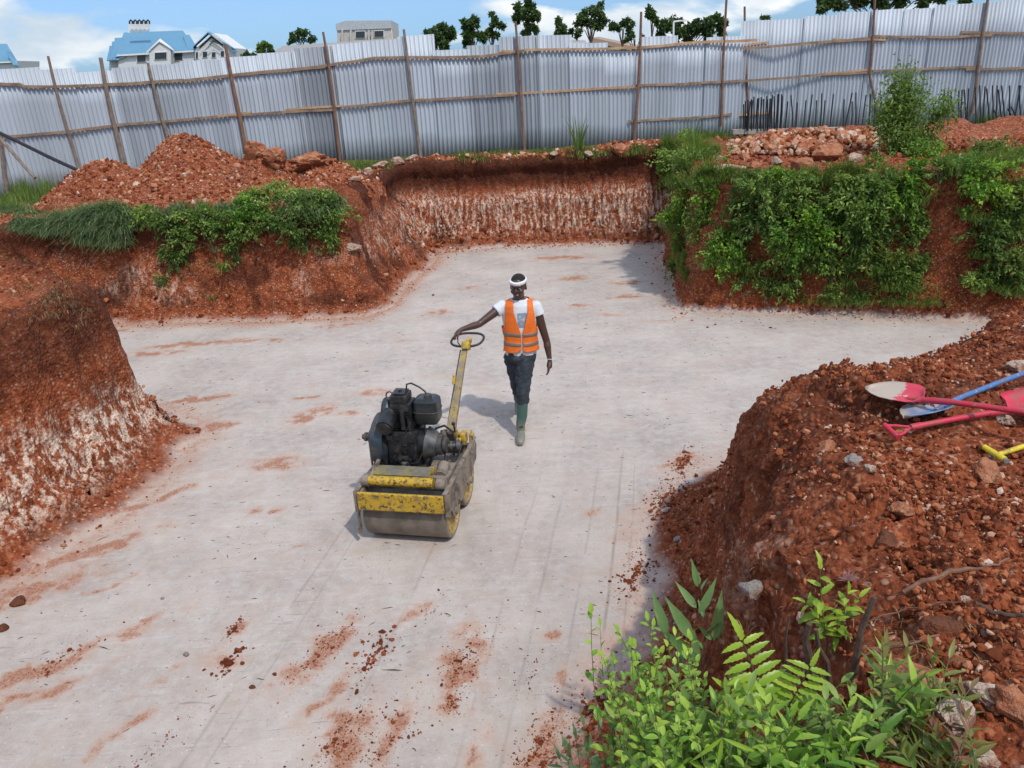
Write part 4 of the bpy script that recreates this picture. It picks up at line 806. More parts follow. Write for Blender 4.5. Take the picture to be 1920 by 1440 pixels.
def blades(name, base, lean, h, w, mat, tint, parent=None, droop=.6, seg=4):
    """grass blades: base points, lean vectors (xy), height, droop"""
    base = np.asarray(base); n = len(base); lean = np.asarray(lean); h = np.broadcast_to(h, n); w = np.broadcast_to(w, n); dr = np.broadcast_to(droop, n)
    side = np.cross(lean+1e-4, [0, 0, 1.]); side /= np.maximum(np.linalg.norm(side, axis=1, keepdims=True), 1e-6)
    V = []
    for k in range(seg+1):
        s = k/seg; c = base+lean*(h*(s*.5+s*s*.7))[:, None]; c[:, 2] += h*(s-dr*s*s*.8); ww = w*(1-s**1.6)*.5+.0004
        V += [c-side*ww[:, None], c+side*ww[:, None]]
    V = np.stack(V, 1); m = 2*(seg+1); f = np.array([[2*k, 2*k+1, 2*k+3, 2*k+2] for k in range(seg)])
    F_ = (f[None]+np.arange(n)[:, None, None]*m).reshape(-1, 4)
    return mesh_np(name, V.reshape(-1, 3), F_, mat, parent, True, {'tint': np.repeat(np.clip(tint, 0, 1), m)})
def unit(n):
    v = RNG.normal(size=(n, 3)); return v/np.linalg.norm(v, axis=1)[:, None]
def shrub(name, label, c, rad, n, leafl, mat, cat='shrub', group=None, stems=5, base=None, kind='diamond', nclump=14, asp=.55, dens=.42, stemm=None):
    """leafy bush: leaf clumps inside an uneven ellipsoid, with stems from its base"""
    c = Vector(c); rad = np.array(rad); base = Vector(base) if base is not None else Vector((c.x, c.y+rad[1]*.3, c.z-rad[2]*.9))
    root = empty(name, base); tag(root, label, cat, group)
    cc = unit(nclump)*RNG.uniform(.35, 1.0, (nclump, 1))*rad; cc[:, 2] = np.abs(cc[:, 2]+rad[2]*.15)-rad[2]*.15 if False else cc[:, 2]
    nclump = int(nclump*1.2); cc = unit(nclump)*RNG.uniform(.35, 1.15, (nclump, 1))*rad; cs = RNG.uniform(.3, 1.25, nclump); k = RNG.choice(nclump, n, p=cs/cs.sum())
    p = cc[k]+RNG.normal(size=(n, 3))*(rad*dens*.42)*cs[k, None]
    d = p/rad*.6+unit(n)*.9+[0, -.15, -.1]; u = unit(n)*.7+[0, -.35, 1.0]
    ns_ = 9; sq = n//(5*ns_); q0 = 0
    for j in range(ns_):      # loose sprays reaching out of the bush
        a_ = unit(1)[0]*np.array([1, .8, 1]); a_[1] = -abs(a_[1]); a_ /= np.linalg.norm(a_); tt = RNG.uniform(.35, 1, sq)[:, None]; ln_ = RNG.uniform(1.15, 1.75)
        p[q0:q0+sq] = a_*rad*ln_*tt+np.array([0, 0, -.25*rad[2]])*tt**2+RNG.normal(size=(sq, 3))*.018; d[q0:q0+sq] = a_+unit(sq)*.9; q0 += sq
    t = RNG.normal(.42, .20, n)+RNG.normal(0, .20, nclump)[k]+(RNG.uniform(size=n) < .05)*.3
    off = np.array(c-base)
    leaves('foliage', p+off, d, u, leafl*RNG.uniform(.6, 1.35, n), leafl*asp*RNG.uniform(.7, 1.2, n), kind, mat, t, root)
    mb = MB()
    for q in range(min(stems, nclump)):
        e = Vector(cc[q])+Vector(off); mb.tube([(0, 0, -.03), Vector(e)*.5+Vector((RNG.normal()*.03, RNG.normal()*.03, .05)), e], [.012, .008, .003], 5)
    mb.build('stem', stemm or M_STEM, root, True)
    return root
def tuft(name, label, p, r, n, h, mat, cat='grass clump', group=None, w=.012, droop=.5, lean=.7, down=(0, 0)):
    a = RNG.uniform(0, 6.283, n); rr_ = np.sqrt(RNG.uniform(size=n))*r; b = np.stack([rr_*np.cos(a), rr_*np.sin(a), np.zeros(n)-.02], -1)
    l = np.stack([np.cos(a), np.sin(a), a*0], -1)*RNG.uniform(.1, 1, (n, 1))*lean+np.array([down[0], down[1], 0])
    o = blades(name, b, l, h*RNG.uniform(.5, 1.15, n), w*RNG.uniform(.6, 1.3, n), mat, RNG.normal(.45, .2, n)+(RNG.uniform(size=n) < .08)*.5, None, droop*RNG.uniform(.5, 1.4, n))
    o.location = p; tag(o, label, cat, group); return o
GRP = 'green shrubs covering the right back bank'
RS = [  # px, py, rx, rz, leaves, leaf size, mat, lift, label
 (1300, 300, .55, .30, 1800, .05, M_LMID, .15, 'bushy green shrub on the top corner of the right bank'),
 (1275, 400, .35, .55, 1900, .045, M_LBRIGHT, .1, 'bright green bush hanging down the corner of the right bank'),
 (1268, 480, .20, .35, 900, .045, M_LMID, .05, 'narrow green growth low on the corner of the right bank'),
 (1340, 360, .40, .25, 1300, .045, M_LBRIGHT, .1, 'light green bush just left of the rubble on the right bank'),
 (1355, 470, .34, .28, 1300, .05, M_LBRIGHT, .1, 'feathery light green shrub low at the left of the right bank'),
 (1420, 350, .38, .20, 1200, .05, M_LDARK, .05, 'dark leafed shrub right below the rubble pile'), (1440, 420, .45, .32, 1900, .055, M_LDARK, .1, 'broad dark shrub in the middle left of the right bank'),
 (1480, 470, .42, .28, 1700, .055, M_LMID, .12, 'mid green spreading shrub below the broad dark one'), (1500, 360, .42, .2, 1300, .05, M_LMID, .05, 'low green shrub under the orange boulders'),
 (1540, 420, .42, .34, 1900, .055, M_LDARK, .1, 'dense dark shrub in the centre of the right bank'), (1560, 500, .36, .30, 1300, .05, M_LMID, .05, 'green shrub low in the centre of the right bank'),
 (1600, 350, .45, .28, 1700, .055, M_LMID, .12, 'green shrub below the slender young tree, left side'), (1630, 430, .42, .36, 1900, .05, M_LDARK, .1, 'dark shrub on the bank face below the slender young tree'),
 (1660, 500, .40, .30, 1500, .05, M_LMID, .05, 'green trailing shrub near the foot of the bank, left of the bare strip'), (1690, 350, .36, .34, 1700, .055, M_LBRIGHT, .15, 'bright shrub at the foot of the slender young tree, right side'),
 (1715, 430, .25, .3, 900, .05, M_LMID, .05, 'sparse green shrub beside the bare strip of red soil'), (1590, 550, .45, .14, 900, .045, M_LMID, .03, 'thin green weeds at the foot of the right bank'),
 (1440, 540, .3, .12, 420, .045, M_LDARK, .03, 'small dark weeds at the foot of the bank, left'), (1760, 320, .36, .14, 800, .045, M_LMID, .05, 'low weeds along the rim above the bare strip'),
 (1850, 330, .50, .30, 1900, .055, M_LBRIGHT, .12, 'light green shrub on the rim at the right edge'), (1900, 400, .5, .34, 2100, .055, M_LMID, .1, 'thick green shrub at the right edge, upper bank face'),
 (1860, 430, .42, .32, 1700, .055, M_LDARK, .1, 'dark shrub just right of the bare strip of red soil'), (1905, 490, .45, .26, 1500, .05, M_LDARK, .08, 'dark shrub at the right edge, lower bank face'),
 (1850, 525, .42, .20, 1100, .05, M_LMID, .05, 'green weeds at the foot of the bank near the right edge'), (1930, 300, .5, .22, 1000, .05, M_LMID, .08, 'green shrub on the rim cut by the right edge'),
 (1395, 400, .28, .2, 700, .05, M_LDARK, .05, 'small dark shrub left of the broad dark one'),
 (1320, 420, .26, .34, 1300, .05, M_LMID, .06, 'green growth between the corner bush and the feathery shrub'), (1375, 440, .26, .26, 1000, .055, M_LMID, .06, 'green shrub above the feathery light green one'), (1400, 510, .34, .18, 900, .05, M_LMID, .05, 'green weeds right of the feathery light green shrub'),
 (1470, 540, .3, .14, 700, .05, M_LMID, .04, 'weeds at the foot of the bank below the mid green spreading shrub'), (1700, 520, .34, .26, 1300, .05, M_LMID, .05, 'grassy weeds left of the bare strip near the foot of the bank'), (1640, 385, .36, .2, 1200, .055, M_LBRIGHT, .1, 'lighter leaves in the upper middle of the right bank'),
 (1310, 250, .30, .34, 1300, .05, M_LMID, .1, 'upright bushy weed at the bend of the fence'), (1250, 330, .22, .3, 900, .045, M_LBRIGHT, .05, 'grassy green edge of the bank against the back wall corner'), (1690, 285, .26, .22, 1000, .05, M_LDARK, .05, 'dark leaves around the base of the slender young tree'),
 (1640, 315, .3, .2, 900, .05, M_LMID, .05, 'leafy weeds between the largest orange boulder and the slender young tree'), (1730, 300, .26, .2, 800, .05, M_LBRIGHT, .05, 'light green weeds right of the base of the slender young tree'), (1675, 255, .30, .40, 1500, .05, M_LMID, .12, 'upright bush hugging the left side of the slender young tree'), (1715, 290, .28, .34, 1300, .05, M_LMID, .15, 'upright bush hugging the right side of the slender young tree'), (1600, 375, .45, .42, 1800, .06, M_LMID, .35, 'large upright leafy bush standing out of the middle of the right bank'),
 (1500, 430, .40, .40, 1600, .06, M_LBRIGHT, .35, 'large light green bush standing out left of the bank centre'), (1850, 300, .40, .34, 1400, .055, M_LMID, .15, 'upright bush on the rim near the right edge'), (1420, 365, .35, .28, 1100, .055, M_LMID, .25, 'ragged bush leaning out below the left part of the rubble'), (1290, 265, .28, .30, 1000, .05, M_LBRIGHT, .1, 'ragged light green bush at the top left corner of the right bank'),
 (1470, 335, .4, .14, 900, .05, M_LBRIGHT, .05, 'pale green weeds along the front of the rubble')]
for px, py, rx, rz, n, ls, m, lf, lb in RS:
    p = hit(px, py); shrub('shrub', lb, p+Vector((0, -lf, .02)), (rx*.9, rx*RNG.uniform(.25, .7), rz*RNG.uniform(.75, 1.1)), int(n*.80), ls*1.15, m, group=GRP, nclump=13)
# slender young tree on the right bank
tb = hit(1692, 318, .0); tb = aty(1690, 320, 13.0)
yt = empty('young_tree', tb); tag(yt, 'slender young tree with small leaves standing before the right steel bars', 'tree')
mbt = MB(); tips = [(1690, 160), (1655, 205), (1720, 190), (1665, 250), (1735, 260), (1680, 215), (1760, 215), (1640, 235), (1700, 285), (1770, 200), (1715, 240), (1690, 185), (1680, 270), (1710, 265), (1705, 215)]
LP, LC = [], []
for i, (px, py) in enumerate(tips):
    e = aty(1690+(px-1690)*(.62 if px < 1730 else 1.), py, 13.0+RNG.uniform(-.25, .25))-tb; st_ = Vector((RNG.normal()*.03, RNG.normal()*.03, 0)); mid = e*.5+Vector((-e.x*.22, 0, .06))
    mbt.tube([st_, e*.25+Vector((0, 0, .05)), mid, e], [.024, .018, .011, .004], 6)
    n = 620 if i < 6 else 330; spread = .125 if i in (0, 1, 2, 3, 5, 8, 10) else .10
    LP.append(np.array(e)+RNG.normal(size=(n, 3))*[spread, .15, spread*1.25]); LC.append(RNG.normal(.45+RNG.normal()*.1, .17, n))
LP, LC = np.concatenate(LP), np.concatenate(LC); n = len(LP)
leaves('foliage', LP, unit(n)+[0, -.1, -.2], unit(n)*.6+[0, -.2, 1], .07*RNG.uniform(.6, 1.3, n), 0.032*RNG.uniform(.7, 1.2, n), 'diamond', M_LMID, LC, yt)
mbt.build('trunk', M_BARK, yt, True)
# left back bank: leafy shrubs hanging over
LS = [(520, 375, .55, .22, 2200, .05, M_LMID, .1, 'bushy shrub on the rim of the left back bank, left part of the largest mass'), (600, 400, .45, .30, 2400, .05, M_LMID, .12, 'round bushy shrub at the right end of the left back bank'),
      (575, 450, .30, .22, 1000, .045, M_LDARK, .08, 'dark leaves hanging below the round bushy shrub'), (320, 420, .38, .18, 1300, .045, M_LDARK, .08, 'dark shrub on the rim in the middle of the left back bank'), (330, 480, .22, .34, 1100, .045, M_LDARK, .06, 'dark creeper hanging down the left back bank'),
      (420, 425, .34, .16, 900, .045, M_LMID, .06, 'small leafy plant between the hanging creeper and the bushy mass'), (305, 530, .10, .14, 220, .04, M_LDARK, .04, 'small dark sprig at the lower end of the hanging creeper'), (440, 465, .18, .2, 500, .045, M_LDARK, .05, 'trailing stems left of the reedy grass clump'),
      (500, 345, .3, .12, 500, .05, M_LBRIGHT, .05, 'pale green sprigs at the foot of the soil heap'),
 (560, 375, .5, .20, 1800, .05, M_LMID, .2, 'middle of the largest bushy mass on the left back rim'), (480, 390, .42, .20, 1500, .05, M_LBRIGHT, .25, 'brighter left end of the largest bushy mass on the left back rim'), (385, 405, .40, .17, 1200, .05, M_LMID, .2, 'low green shrub right of the dark rim shrub'),
 (280, 405, .34, .16, 1000, .045, M_LMID, .2, 'low green shrub left of the dark rim shrub'), (350, 445, .26, .2, 900, .045, M_LMID, .15, 'green leaves over the top of the hanging creeper'), (620, 440, .16, .26, 700, .045, M_LMID, .15, 'leaves hanging at the right corner of the left back bank'), (470, 430, .24, .16, 700, .05, M_LMID, .2, 'green leaves hanging between the reedy grass and the bushy mass'), (545, 420, .36, .18, 1300, .05, M_LDARK, .2, 'dark underside leaves of the largest bushy mass')]
for px, py, rx, rz, n, ls, m, lf, lb in LS:
    p = hit(px, py); shrub('shrub', lb, p+Vector((0, -lf, .03)), (rx*.9, rx*RNG.uniform(.24, .5), rz*.9), int(n*.8), ls*1.22, m, group='green shrubs hanging over the left back bank', nclump=11)
# grass fringes (uncountable)
def fringe(name, label, spots, n, h, mat, w=.012, lean=.8, bias=(0, -.5), droop=.8):
    B, Ln, H_ = [], [], []
    for (x0, y0, x1, y1, wt, hh) in spots:
        m = int(n*wt*1.3); t = RNG.uniform(size=m)
        for q in range(m):
            px = x0+(x1-x0)*t[q]; py = y0+(y1-y0)*t[q]+RNG.normal()*3
            cl_ = perlin(np.array([px*.035, py*.05, 3.1])); 
            if cl_ < -.18: continue
            B.append((px, py)); H_.append(hh*(.8+.7*float(cl_)))
    pos = np.array([hit(*b) for b in B]); m = len(pos); pos[:, 0] += RNG.normal(0, .05, m); pos[:, 1] += RNG.normal(0, .10, m)
    pos[:, 2] = np.array([max(gz(a, b), c-.05) for a, b, c in pos])-.015
    a = RNG.uniform(0, 6.283, m); l = np.stack([np.cos(a)*.6, np.sin(a)*.5, a*0], -1)*RNG.uniform(.2, 1, (m, 1))*lean+np.array([*bias, 0])*RNG.uniform(.3, 1.2, (m, 1))
    o = blades(name, pos, l, h*np.array(H_)*RNG.uniform(.5, 1.2, m), w*RNG.uniform(.6, 1.3, m), mat, RNG.normal(.45, .2, m)+(RNG.uniform(size=m) < .07)*.5, None, droop*RNG.uniform(.5, 1.4, m))
    tag(o, label, 'grass', kind='stuff'); return o
fringe('hanging_grass', 'long bluish grass drooping over the rim of the left back bank', [(0, 395, 110, 402, .3, 1.0), (110, 395, 250, 405, .42, 1.1), (100, 420, 250, 425, .40, 1.3), (150, 445, 245, 450, .25, 1.3), (20, 420, 110, 430, .2, .8), (240, 400, 480, 390, .2, .7), (560, 390, 640, 390, .14, 1.1), (180, 385, 330, 388, .12, .8)], 6500, .42, M_GRASSB, .015, 1.2, (0, -.5), 1.05)
fringe('tall_grass', 'tall green grass between the left end of the fence and the soil heap', [(20, 362, 130, 350, .45, 1.2), (30, 375, 110, 380, .3, .9), (90, 350, 140, 330, .12, 1.1), (5, 385, 110, 392, .3, .6)], 4600, .75, M_GRASS, .012, .45, (0, -.05), .35)
fringe('fence_grass', 'short green grass growing along the foot of the metal fence', [(610, 318, 730, 308, .26, .55), (620, 322, 680, 316, .12, .4), (840, 290, 1000, 290, .26, .6), (1000, 288, 1260, 278, .22, .5), (1380, 236, 1650, 230, .5, 1.2), (1700, 232, 1919, 228, .45, 1.2), (1420, 262, 1640, 256, .22, .6), (1300, 262, 1400, 246, .2, 1.), (1740, 250, 1919, 246, .1, .4)], 9500, .26, M_GRASS, .013, .5, (0, -.1), .4)
fringe('bank_grass', 'wild grass mixed with the shrubs on the right bank', [(1250, 300, 1340, 290, .2, 1.3), (1245, 340, 1330, 350, .2, 1.1), (1250, 400, 1290, 520, .12, .8), (1300, 460, 1400, 500, .14, .9), (1340, 330, 1620, 340, .16, .7), (1560, 400, 1700, 540, .2, .7), (1500, 560, 1760, 560, .12, .6), (1740, 310, 1919, 300, .2, .8), (1800, 520, 1919, 545, .12, .7), (1400, 380, 1720, 400, .14, .7), (1780, 380, 1919, 460, .14, .7)], 8500, .42, M_GRASS, .013, 1.0, (0, -.55), .7)
fringe('dry_grass', 'dry straw and roots hanging from the top of the left banks', [(0, 475, 60, 490, .2, .7), (60, 560, 150, 600, .3, .8), (100, 545, 155, 580, .2, .9), (0, 540, 60, 545, .15, .6), (150, 430, 260, 440, .12, .7), (700, 330, 1220, 320, .12, .6), (1290, 470, 1310, 540, .12, .8)], 900, .22, M_DRY, .006, 1.1, (.1, -.5), 1.0)
fringe('floor_litter', 'dry straw and small twigs lying on the banks and floor', [(1300, 1000, 1900, 1250, .35, .5), (1450, 900, 1900, 1100, .1, .4), (800, 560, 1100, 700, .04, .3), (60, 500, 140, 560, .1, .6), (1600, 1180, 1900, 1230, .3, .7)], 420, .10, M_DRY, .003, 1.6, (.2, .1), 1.0)
TF = [(1085, 278, .10, 46, .85, M_GRASS, 'tall single clump of reed-like grass against the middle of the fence', .02, .3, .35), (425, 505, .06, 42, .50, M_GRASS, 'reedy grass clump drooping on the left back bank', .022, .9, .8), (405, 470, .04, 20, .35, M_GRASSB, 'pale thin grass clump above the reedy clump', .016, .8, .8), (400, 560, .04, 22, .2, M_GRASS, 'tiny grass tuft low on the left back bank', .01, .7, .9),
      (1300, 282, .14, 60, .8, M_GRASS, 'tall bright grass clump on the corner of the right bank', .02, .5, .5), (1345, 250, .18, 120, .55, M_GRASS, 'upright leafy weed clump at the bend of the fence', .02, .3, .4), (740, 292, .05, 30, .35, M_GRASS, 'slim grass clump at the fence, right of the green patch', .014, .3, .4), (90, 345, .2, 90, .8, M_GRASS, 'tall grass clump beside the left end of the soil heap', .016, .3, .3),
      (1430, 500, .08, 40, .35, M_GRASS, 'grass clump with pale blades low on the right bank', .014, .8, .8), (1290, 350, .12, 70, .55, M_GRASS, 'light arching grass clump on the upper corner of the right bank', .016, .7, .7), (1275, 430, .10, 60, .5, M_GRASS, 'hanging light grass clump halfway down the corner of the right bank', .015, .9, .9), (1325, 500, .10, 70, .45, M_GRASS, 'arching grass clump beside the feathery light green shrub', .014, .8, 1.),
      (1385, 480, .10, 60, .42, M_GRASS, 'pale grass clump between feathery and broad dark shrubs', .013, .8, .9), (1470, 400, .12, 70, .42, M_GRASS, 'light grass clump on the bank under the middle of the rubble', .013, .8, .9), (1530, 480, .12, 70, .42, M_GRASS, 'light grass clump in the centre of the right bank', .013, .9, .9), (1605, 470, .12, 80, .45, M_GRASS, 'grass clump on the bank left below the slender young tree', .013, .9, .9),
      (1670, 540, .14, 90, .42, M_GRASS, 'dense light grass clump near the foot of the bank, left of the bare strip', .013, .8, .9), (1590, 530, .12, 70, .36, M_GRASS, 'low grass clump at the foot of the bank centre', .013, .8, .9), (1720, 380, .12, 80, .5, M_GRASS, 'bright grass clump at the upper end of the bare strip', .014, .8, .8), (1790, 325, .14, 90, .45, M_GRASS, 'grass clump on the rim between bare strip and right edge', .014, .7, .8),
      (1880, 300, .14, 90, .5, M_GRASS, 'tall light grass clump on the rim at the right edge', .015, .7, .7), (1830, 480, .12, 80, .42, M_GRASS, 'grass clump low on the bank right of the bare strip', .013, .9, .9), (1905, 540, .14, 90, .4, M_GRASS, 'grass clump at the foot of the bank by the right edge', .013, .9, .9), (1420, 430, .10, 50, .4, M_DRY, 'dry straw clump among the broad dark shrub leaves', .010, .9, 1.),
      (560, 405, .12, 90, .5, M_GRASSB, 'bluish hanging grass clump inside the round bushy mass at left', .014, .9, 1.), (200, 445, .12, 90, .5, M_GRASSB, 'bluish grass clump hanging lowest on the left back rim', .014, 1., 1.1), (140, 430, .10, 70, .45, M_GRASSB, 'bluish grass clump drooping at the left end of the left back rim', .014, 1., 1.1), (240, 470, .06, 30, .35, M_DRY, 'straw coloured grass clump under the hanging bluish grass', .010, 1., 1.1),
      (1400, 1180, .03, 8, .1, M_DRY, 'dry tuft on the near right bank', .004, .6, 1.)]
for px, py, r, n, h, m, lb, w, dr, ln_ in TF: tuft('grass_clump', lb, hit(px, py)+Vector((0, -.05 if py > 290 and py < 600 else 0, 0)), r, n, h, m, w=w, droop=dr, lean=ln_, down=(0, -.15))

# ------------------------------------------------------------ trees beyond the fence
def tree(label, Yt, blobs, trunk, n_per=1., leaf=.2, mat=None, name='tree'):
    """blobs: (px,py,r_px) surveyed crown masses; trunk: (px,py) foot"""
    k = Yt/FPX; base = aty(*trunk, Yt); base.z = 1.6; root = empty(name, base); tag(root, label, 'tree', 'trees beyond the fence')
    P_, C_, D_ = [], [], []; mb = MB(); cen = [aty(a, b, Yt+RNG.uniform(-1, 1)*c*k*.5)-base for a, b, c in blobs]
    top = max(c.z for c in cen); low = min(c.z for c in cen)
    tx = sum((c.x for c in cen))/len(cen); trunk_top = Vector((tx, 0, low+(top-low)*.5)); r0 = max(.07, .018*top)
    mb.tube([(0, 0, -.3), Vector((tx*.4, 0, trunk_top.z*.5)), trunk_top], [r0, r0*.75, r0*.4], 7)
    for (a, b, c), e in zip(blobs, cen):
        r = c*k; sub_ = max(4, int(7*c/16)); mb.tube([trunk_top*.8+Vector((0, 0, -.2)), (trunk_top+e)*.5+Vector((0, 0, -.1)), e], [r0*.4, r0*.25, r0*.1], 5)
        cc = unit(sub_)*r*RNG.uniform(.35, .85, (sub_, 1)); m = int(190*c*c/100*n_per)+90; q = RNG.integers(0, sub_, m); cs = RNG.uniform(.7, 1.2, sub_)
        P_.append(np.array(e)+cc[q]+unit(m)*(r*.42*cs[q]*RNG.uniform(.2, 1, m)**.5)[:, None]); C_.append(RNG.normal(.42, .15, m)+RNG.normal(0, .14, sub_)[q])
    P_, C_ = np.concatenate(P_), np.concatenate(C_); m = len(P_)
    leaves('crown', P_, unit(m), unit(m)+[0, 0, .8], leaf*RNG.uniform(.6, 1.3, m), leaf*.7*RNG.uniform(.7, 1.2, m), 'diamond', mat or M_TREE, C_, root); mb.build('trunk', M_BARK, root, True)
tree('dark round tree left of the block building', 95, [(553, 72, 11), (568, 66, 13), (580, 73, 9), (545, 77, 6)], (565, 110), leaf=.3)
tree('spiky palm-like tree over the fence, right of the blue roofed houses', 50, [(497, 97, 9), (488, 100, 6), (508, 99, 6), (496, 85, 5), (486, 90, 4), (507, 90, 4)], (497, 130), .5, .22, M_LDARK)
tree('low dark tree top peeping over the fence beside the palm-like tree', 55, [(462, 106, 8), (475, 107, 7), (452, 109, 5)], (465, 130), leaf=.2)
tree('dense dark tree, leftmost of the row beyond the lower fence part', 40, [(812, 60, 15), (832, 55, 14), (845, 66, 12), (820, 78, 15), (803, 72, 8), (838, 82, 12)], (825, 110), leaf=.17)
tree('dark tree with three lobes, second of the row beyond the fence', 41, [(868, 48, 12), (890, 42, 11), (878, 62, 14), (895, 66, 10), (880, 84, 12), (905, 75, 8)], (880, 110), leaf=.17)
tree('thin dark tree leaning right, third of the row beyond the fence', 42, [(925, 38, 11), (938, 45, 8), (918, 62, 9), (930, 66, 7), (905, 68, 6)], (915, 100), leaf=.17)
tree('tallest tree with a separate lower tuft, behind the middle fence post', 40, [(975, 15, 13), (992, 8, 14), (1003, 20, 12), (970, 34, 11), (990, 32, 10), (1008, 30, 8), (985, 60, 9), (1002, 57, 9), (990, 48, 4)], (992, 100), leaf=.17)
tree('round tree over the small gable house', 43, [(1050, 48, 11), (1060, 58, 11), (1045, 60, 9), (1072, 62, 5), (1055, 70, 7)], (1057, 100), leaf=.17)
tree('wide spreading tree on a thin bare trunk', 42, [(1092, 28, 13), (1118, 22, 14), (1132, 32, 11), (1110, 42, 13), (1088, 42, 9), (1085, 62, 7), (1125, 46, 8)], (1111, 90), leaf=.17)
tree('small two-lobed tree right of the spreading tree', 44, [(1155, 46, 9), (1172, 44, 10), (1182, 50, 8), (1180, 62, 5), (1150, 50, 6)], (1165, 95), leaf=.17)
tree('sparse bush-like tree just left of the tall post', 38, [(1178, 72, 6), (1186, 66, 4), (1206, 72, 6), (1210, 80, 5), (1172, 78, 4)], (1190, 100), .5, .12)
tree('small round tree right of the tall post', 42, [(1216, 24, 11), (1222, 30, 8), (1232, 39, 5)], (1218, 100), leaf=.17)
tree('broad flat-topped tree behind the white pole', 48, [(1245, 52, 13), (1270, 48, 15), (1300, 44, 15), (1325, 46, 16), (1350, 42, 15), (1262, 66, 15), (1295, 66, 17), (1330, 66, 15), (1355, 62, 10), (1240, 62, 9)], (1300, 110), leaf=.2)
tree('tiny dark tree top over the right fence', 60, [(1437, 32, 5), (1431, 33, 3)], (1437, 60), leaf=.2)
tree('large tree whose lower crown hangs over the right fence', 30, [(1545, 4, 17), (1575, 0, 18), (1610, -2, 20), (1650, -4, 20), (1690, -6, 20), (1730, -8, 20), (1770, -8, 18), (1810, -8, 14), (1540, 16, 6), (1660, 8, 10)], (1650, 90), leaf=.14)

# ------------------------------------------------------------ foreground plants
def curve(a, b, arch, n=7, seed=0):
    r = random.Random(seed); a, b = Vector(a), Vector(b); L_ = (b-a).length; j = Vector((r.uniform(-1, 1), r.uniform(-1, 1), 0))*.06*L_
    return [a.lerp(b, t)+Vector((0, 0, arch*L_*math.sin(math.pi*t)))+j*math.sin(math.pi*t) for t in [i/n for i in range(n+1)]]
class Plant:
    def __init__(s, name, label, base, cat='plant'):
        s.base = Vector(base); s.root = empty(name, s.base); tag(s.root, label, cat); s.mb = MB(); s.P, s.D, s.U, s.L, s.W, s.T = [], [], [], [], [], []
    def leaf(s, p, d, u, l, w, t): s.P.append(tuple(p)); s.D.append(tuple(d)); s.U.append(tuple(u)); s.L.append(l); s.W.append(w); s.T.append(t)
    def stem(s, a, b, r, nl, ll, lw, arch=.12, ang=55, t0=.25, pair=False, tint=.5, tipl=True, seed=0, updir=.6):
        a = Vector(a)-s.base; b = Vector(b)-s.base; pts = curve(a, b, arch, 8, seed); s.mb.tube(pts, [r*(1-.75*i/8) for i in range(9)], 5); rd = random.Random(seed+5)
        side0 = rd.uniform(0, 6.28)
        for i in range(nl):
            t = t0+(1-t0)*(i+.5)/nl; f = t*8; k = min(int(f), 7); p = pts[k].lerp(pts[k+1], f-k); tg = (pts[k+1]-pts[k]).normalized()
            for q in ((0, 1) if pair else (0,)):
                ph = side0+i*(2.4 if not pair else 1.57)+q*math.pi; x = tg.orthogonal().normalized(); y = tg.cross(x); o = x*math.cos(ph)+y*math.sin(ph)
                an = math.radians(ang+rd.uniform(-12, 12)); d = tg*math.cos(an)+o*math.sin(an); sc = (.75+.5*math.sin(math.pi*min(1, t*1.05)))*rd.uniform(.75, 1.15)
                s.leaf(p, d, Vector((0, -.15, updir))+tg*.5+Vector((rd.uniform(-.3, .3), rd.uniform(-.3, .3), 0)), ll*sc, lw*sc, tint+rd.gauss(0, .20)+(t-.6)*.6)
        if tipl: s.leaf(pts[-1], (pts[-1]-pts[-2]).normalized(), Vector((0, -.2, 1)), ll*.9, lw*.85, tint+.3)
        return pts
    def done(s, kind, mat, stemm=None, curl=.2):
        leaves('foliage', s.P, s.D, s.U, np.array(s.L), np.array(s.W), kind, mat, np.array(s.T), s.root, curl); s.mb.build('stem', stemm or M_STEM, s.root, True)
fr = random.Random(21)
def bushmass(label, base_px, tips, n_extra, region, ll, lw, mat, kind, pair, tint, nl, Yr, r=.0028, arch=.12, seed=0, ang=55, name='leafy_plant', spread=.05):
    b = hit(*base_px) if base_px[1] < 1440 else None
    if b is None: b = aty(base_px[0], base_px[1], Yr[0]); b.z = gz(b.x, b.y)
    pl = Plant(name, label, b)
    alltips = [(x, y) for x, y in tips]+[(fr.uniform(region[0], region[2]), fr.uniform(region[1], region[3])) for _ in range(n_extra)]
    for i, (x, y) in enumerate(alltips):
        Yt = fr.uniform(*Yr); e = aty(x, y, Yt); st_ = b+Vector((fr.uniform(-1, 1)*spread+(e.x-b.x)*.35, fr.uniform(-1, 1)*spread, -.02)); st_.z = min(st_.z, gz(st_.x, st_.y)+.02) if gz(st_.x, st_.y) > .8 else b.z
        g = gz(e.x, e.y)+.02
        if e.z < g: e.z = g+fr.uniform(0, .06)
        pl.stem(st_, e, r, nl, ll*fr.uniform(.85, 1.15), lw*fr.uniform(.85, 1.1), arch, ang, .3, pair, tint+fr.gauss(0, .10), True, seed+i)
    pl.done(kind, mat); return pl
bushmass('low dark green undergrowth at the bottom edge, under the brighter sprigs', (1420, 1500), [], 62, (1150, 1270, 1660, 1480), .055, .019, M_LMID, 'oval', False, .42, 11, (1.45, 1.85), seed=100, spread=.22)
bushmass('bright small-leaved plant whose twigs reach out over the pale floor', (1290, 1450), [(1108, 1150), (1125, 1175), (1160, 1185), (1150, 1240), (1215, 1165), (1225, 1175), (1240, 1225), (1190, 1210)], 50, (1120, 1190, 1340, 1420), .030, .015, M_LBRIGHT, 'oval', False, .5, 16, (1.55, 1.95), seed=200, spread=.10)
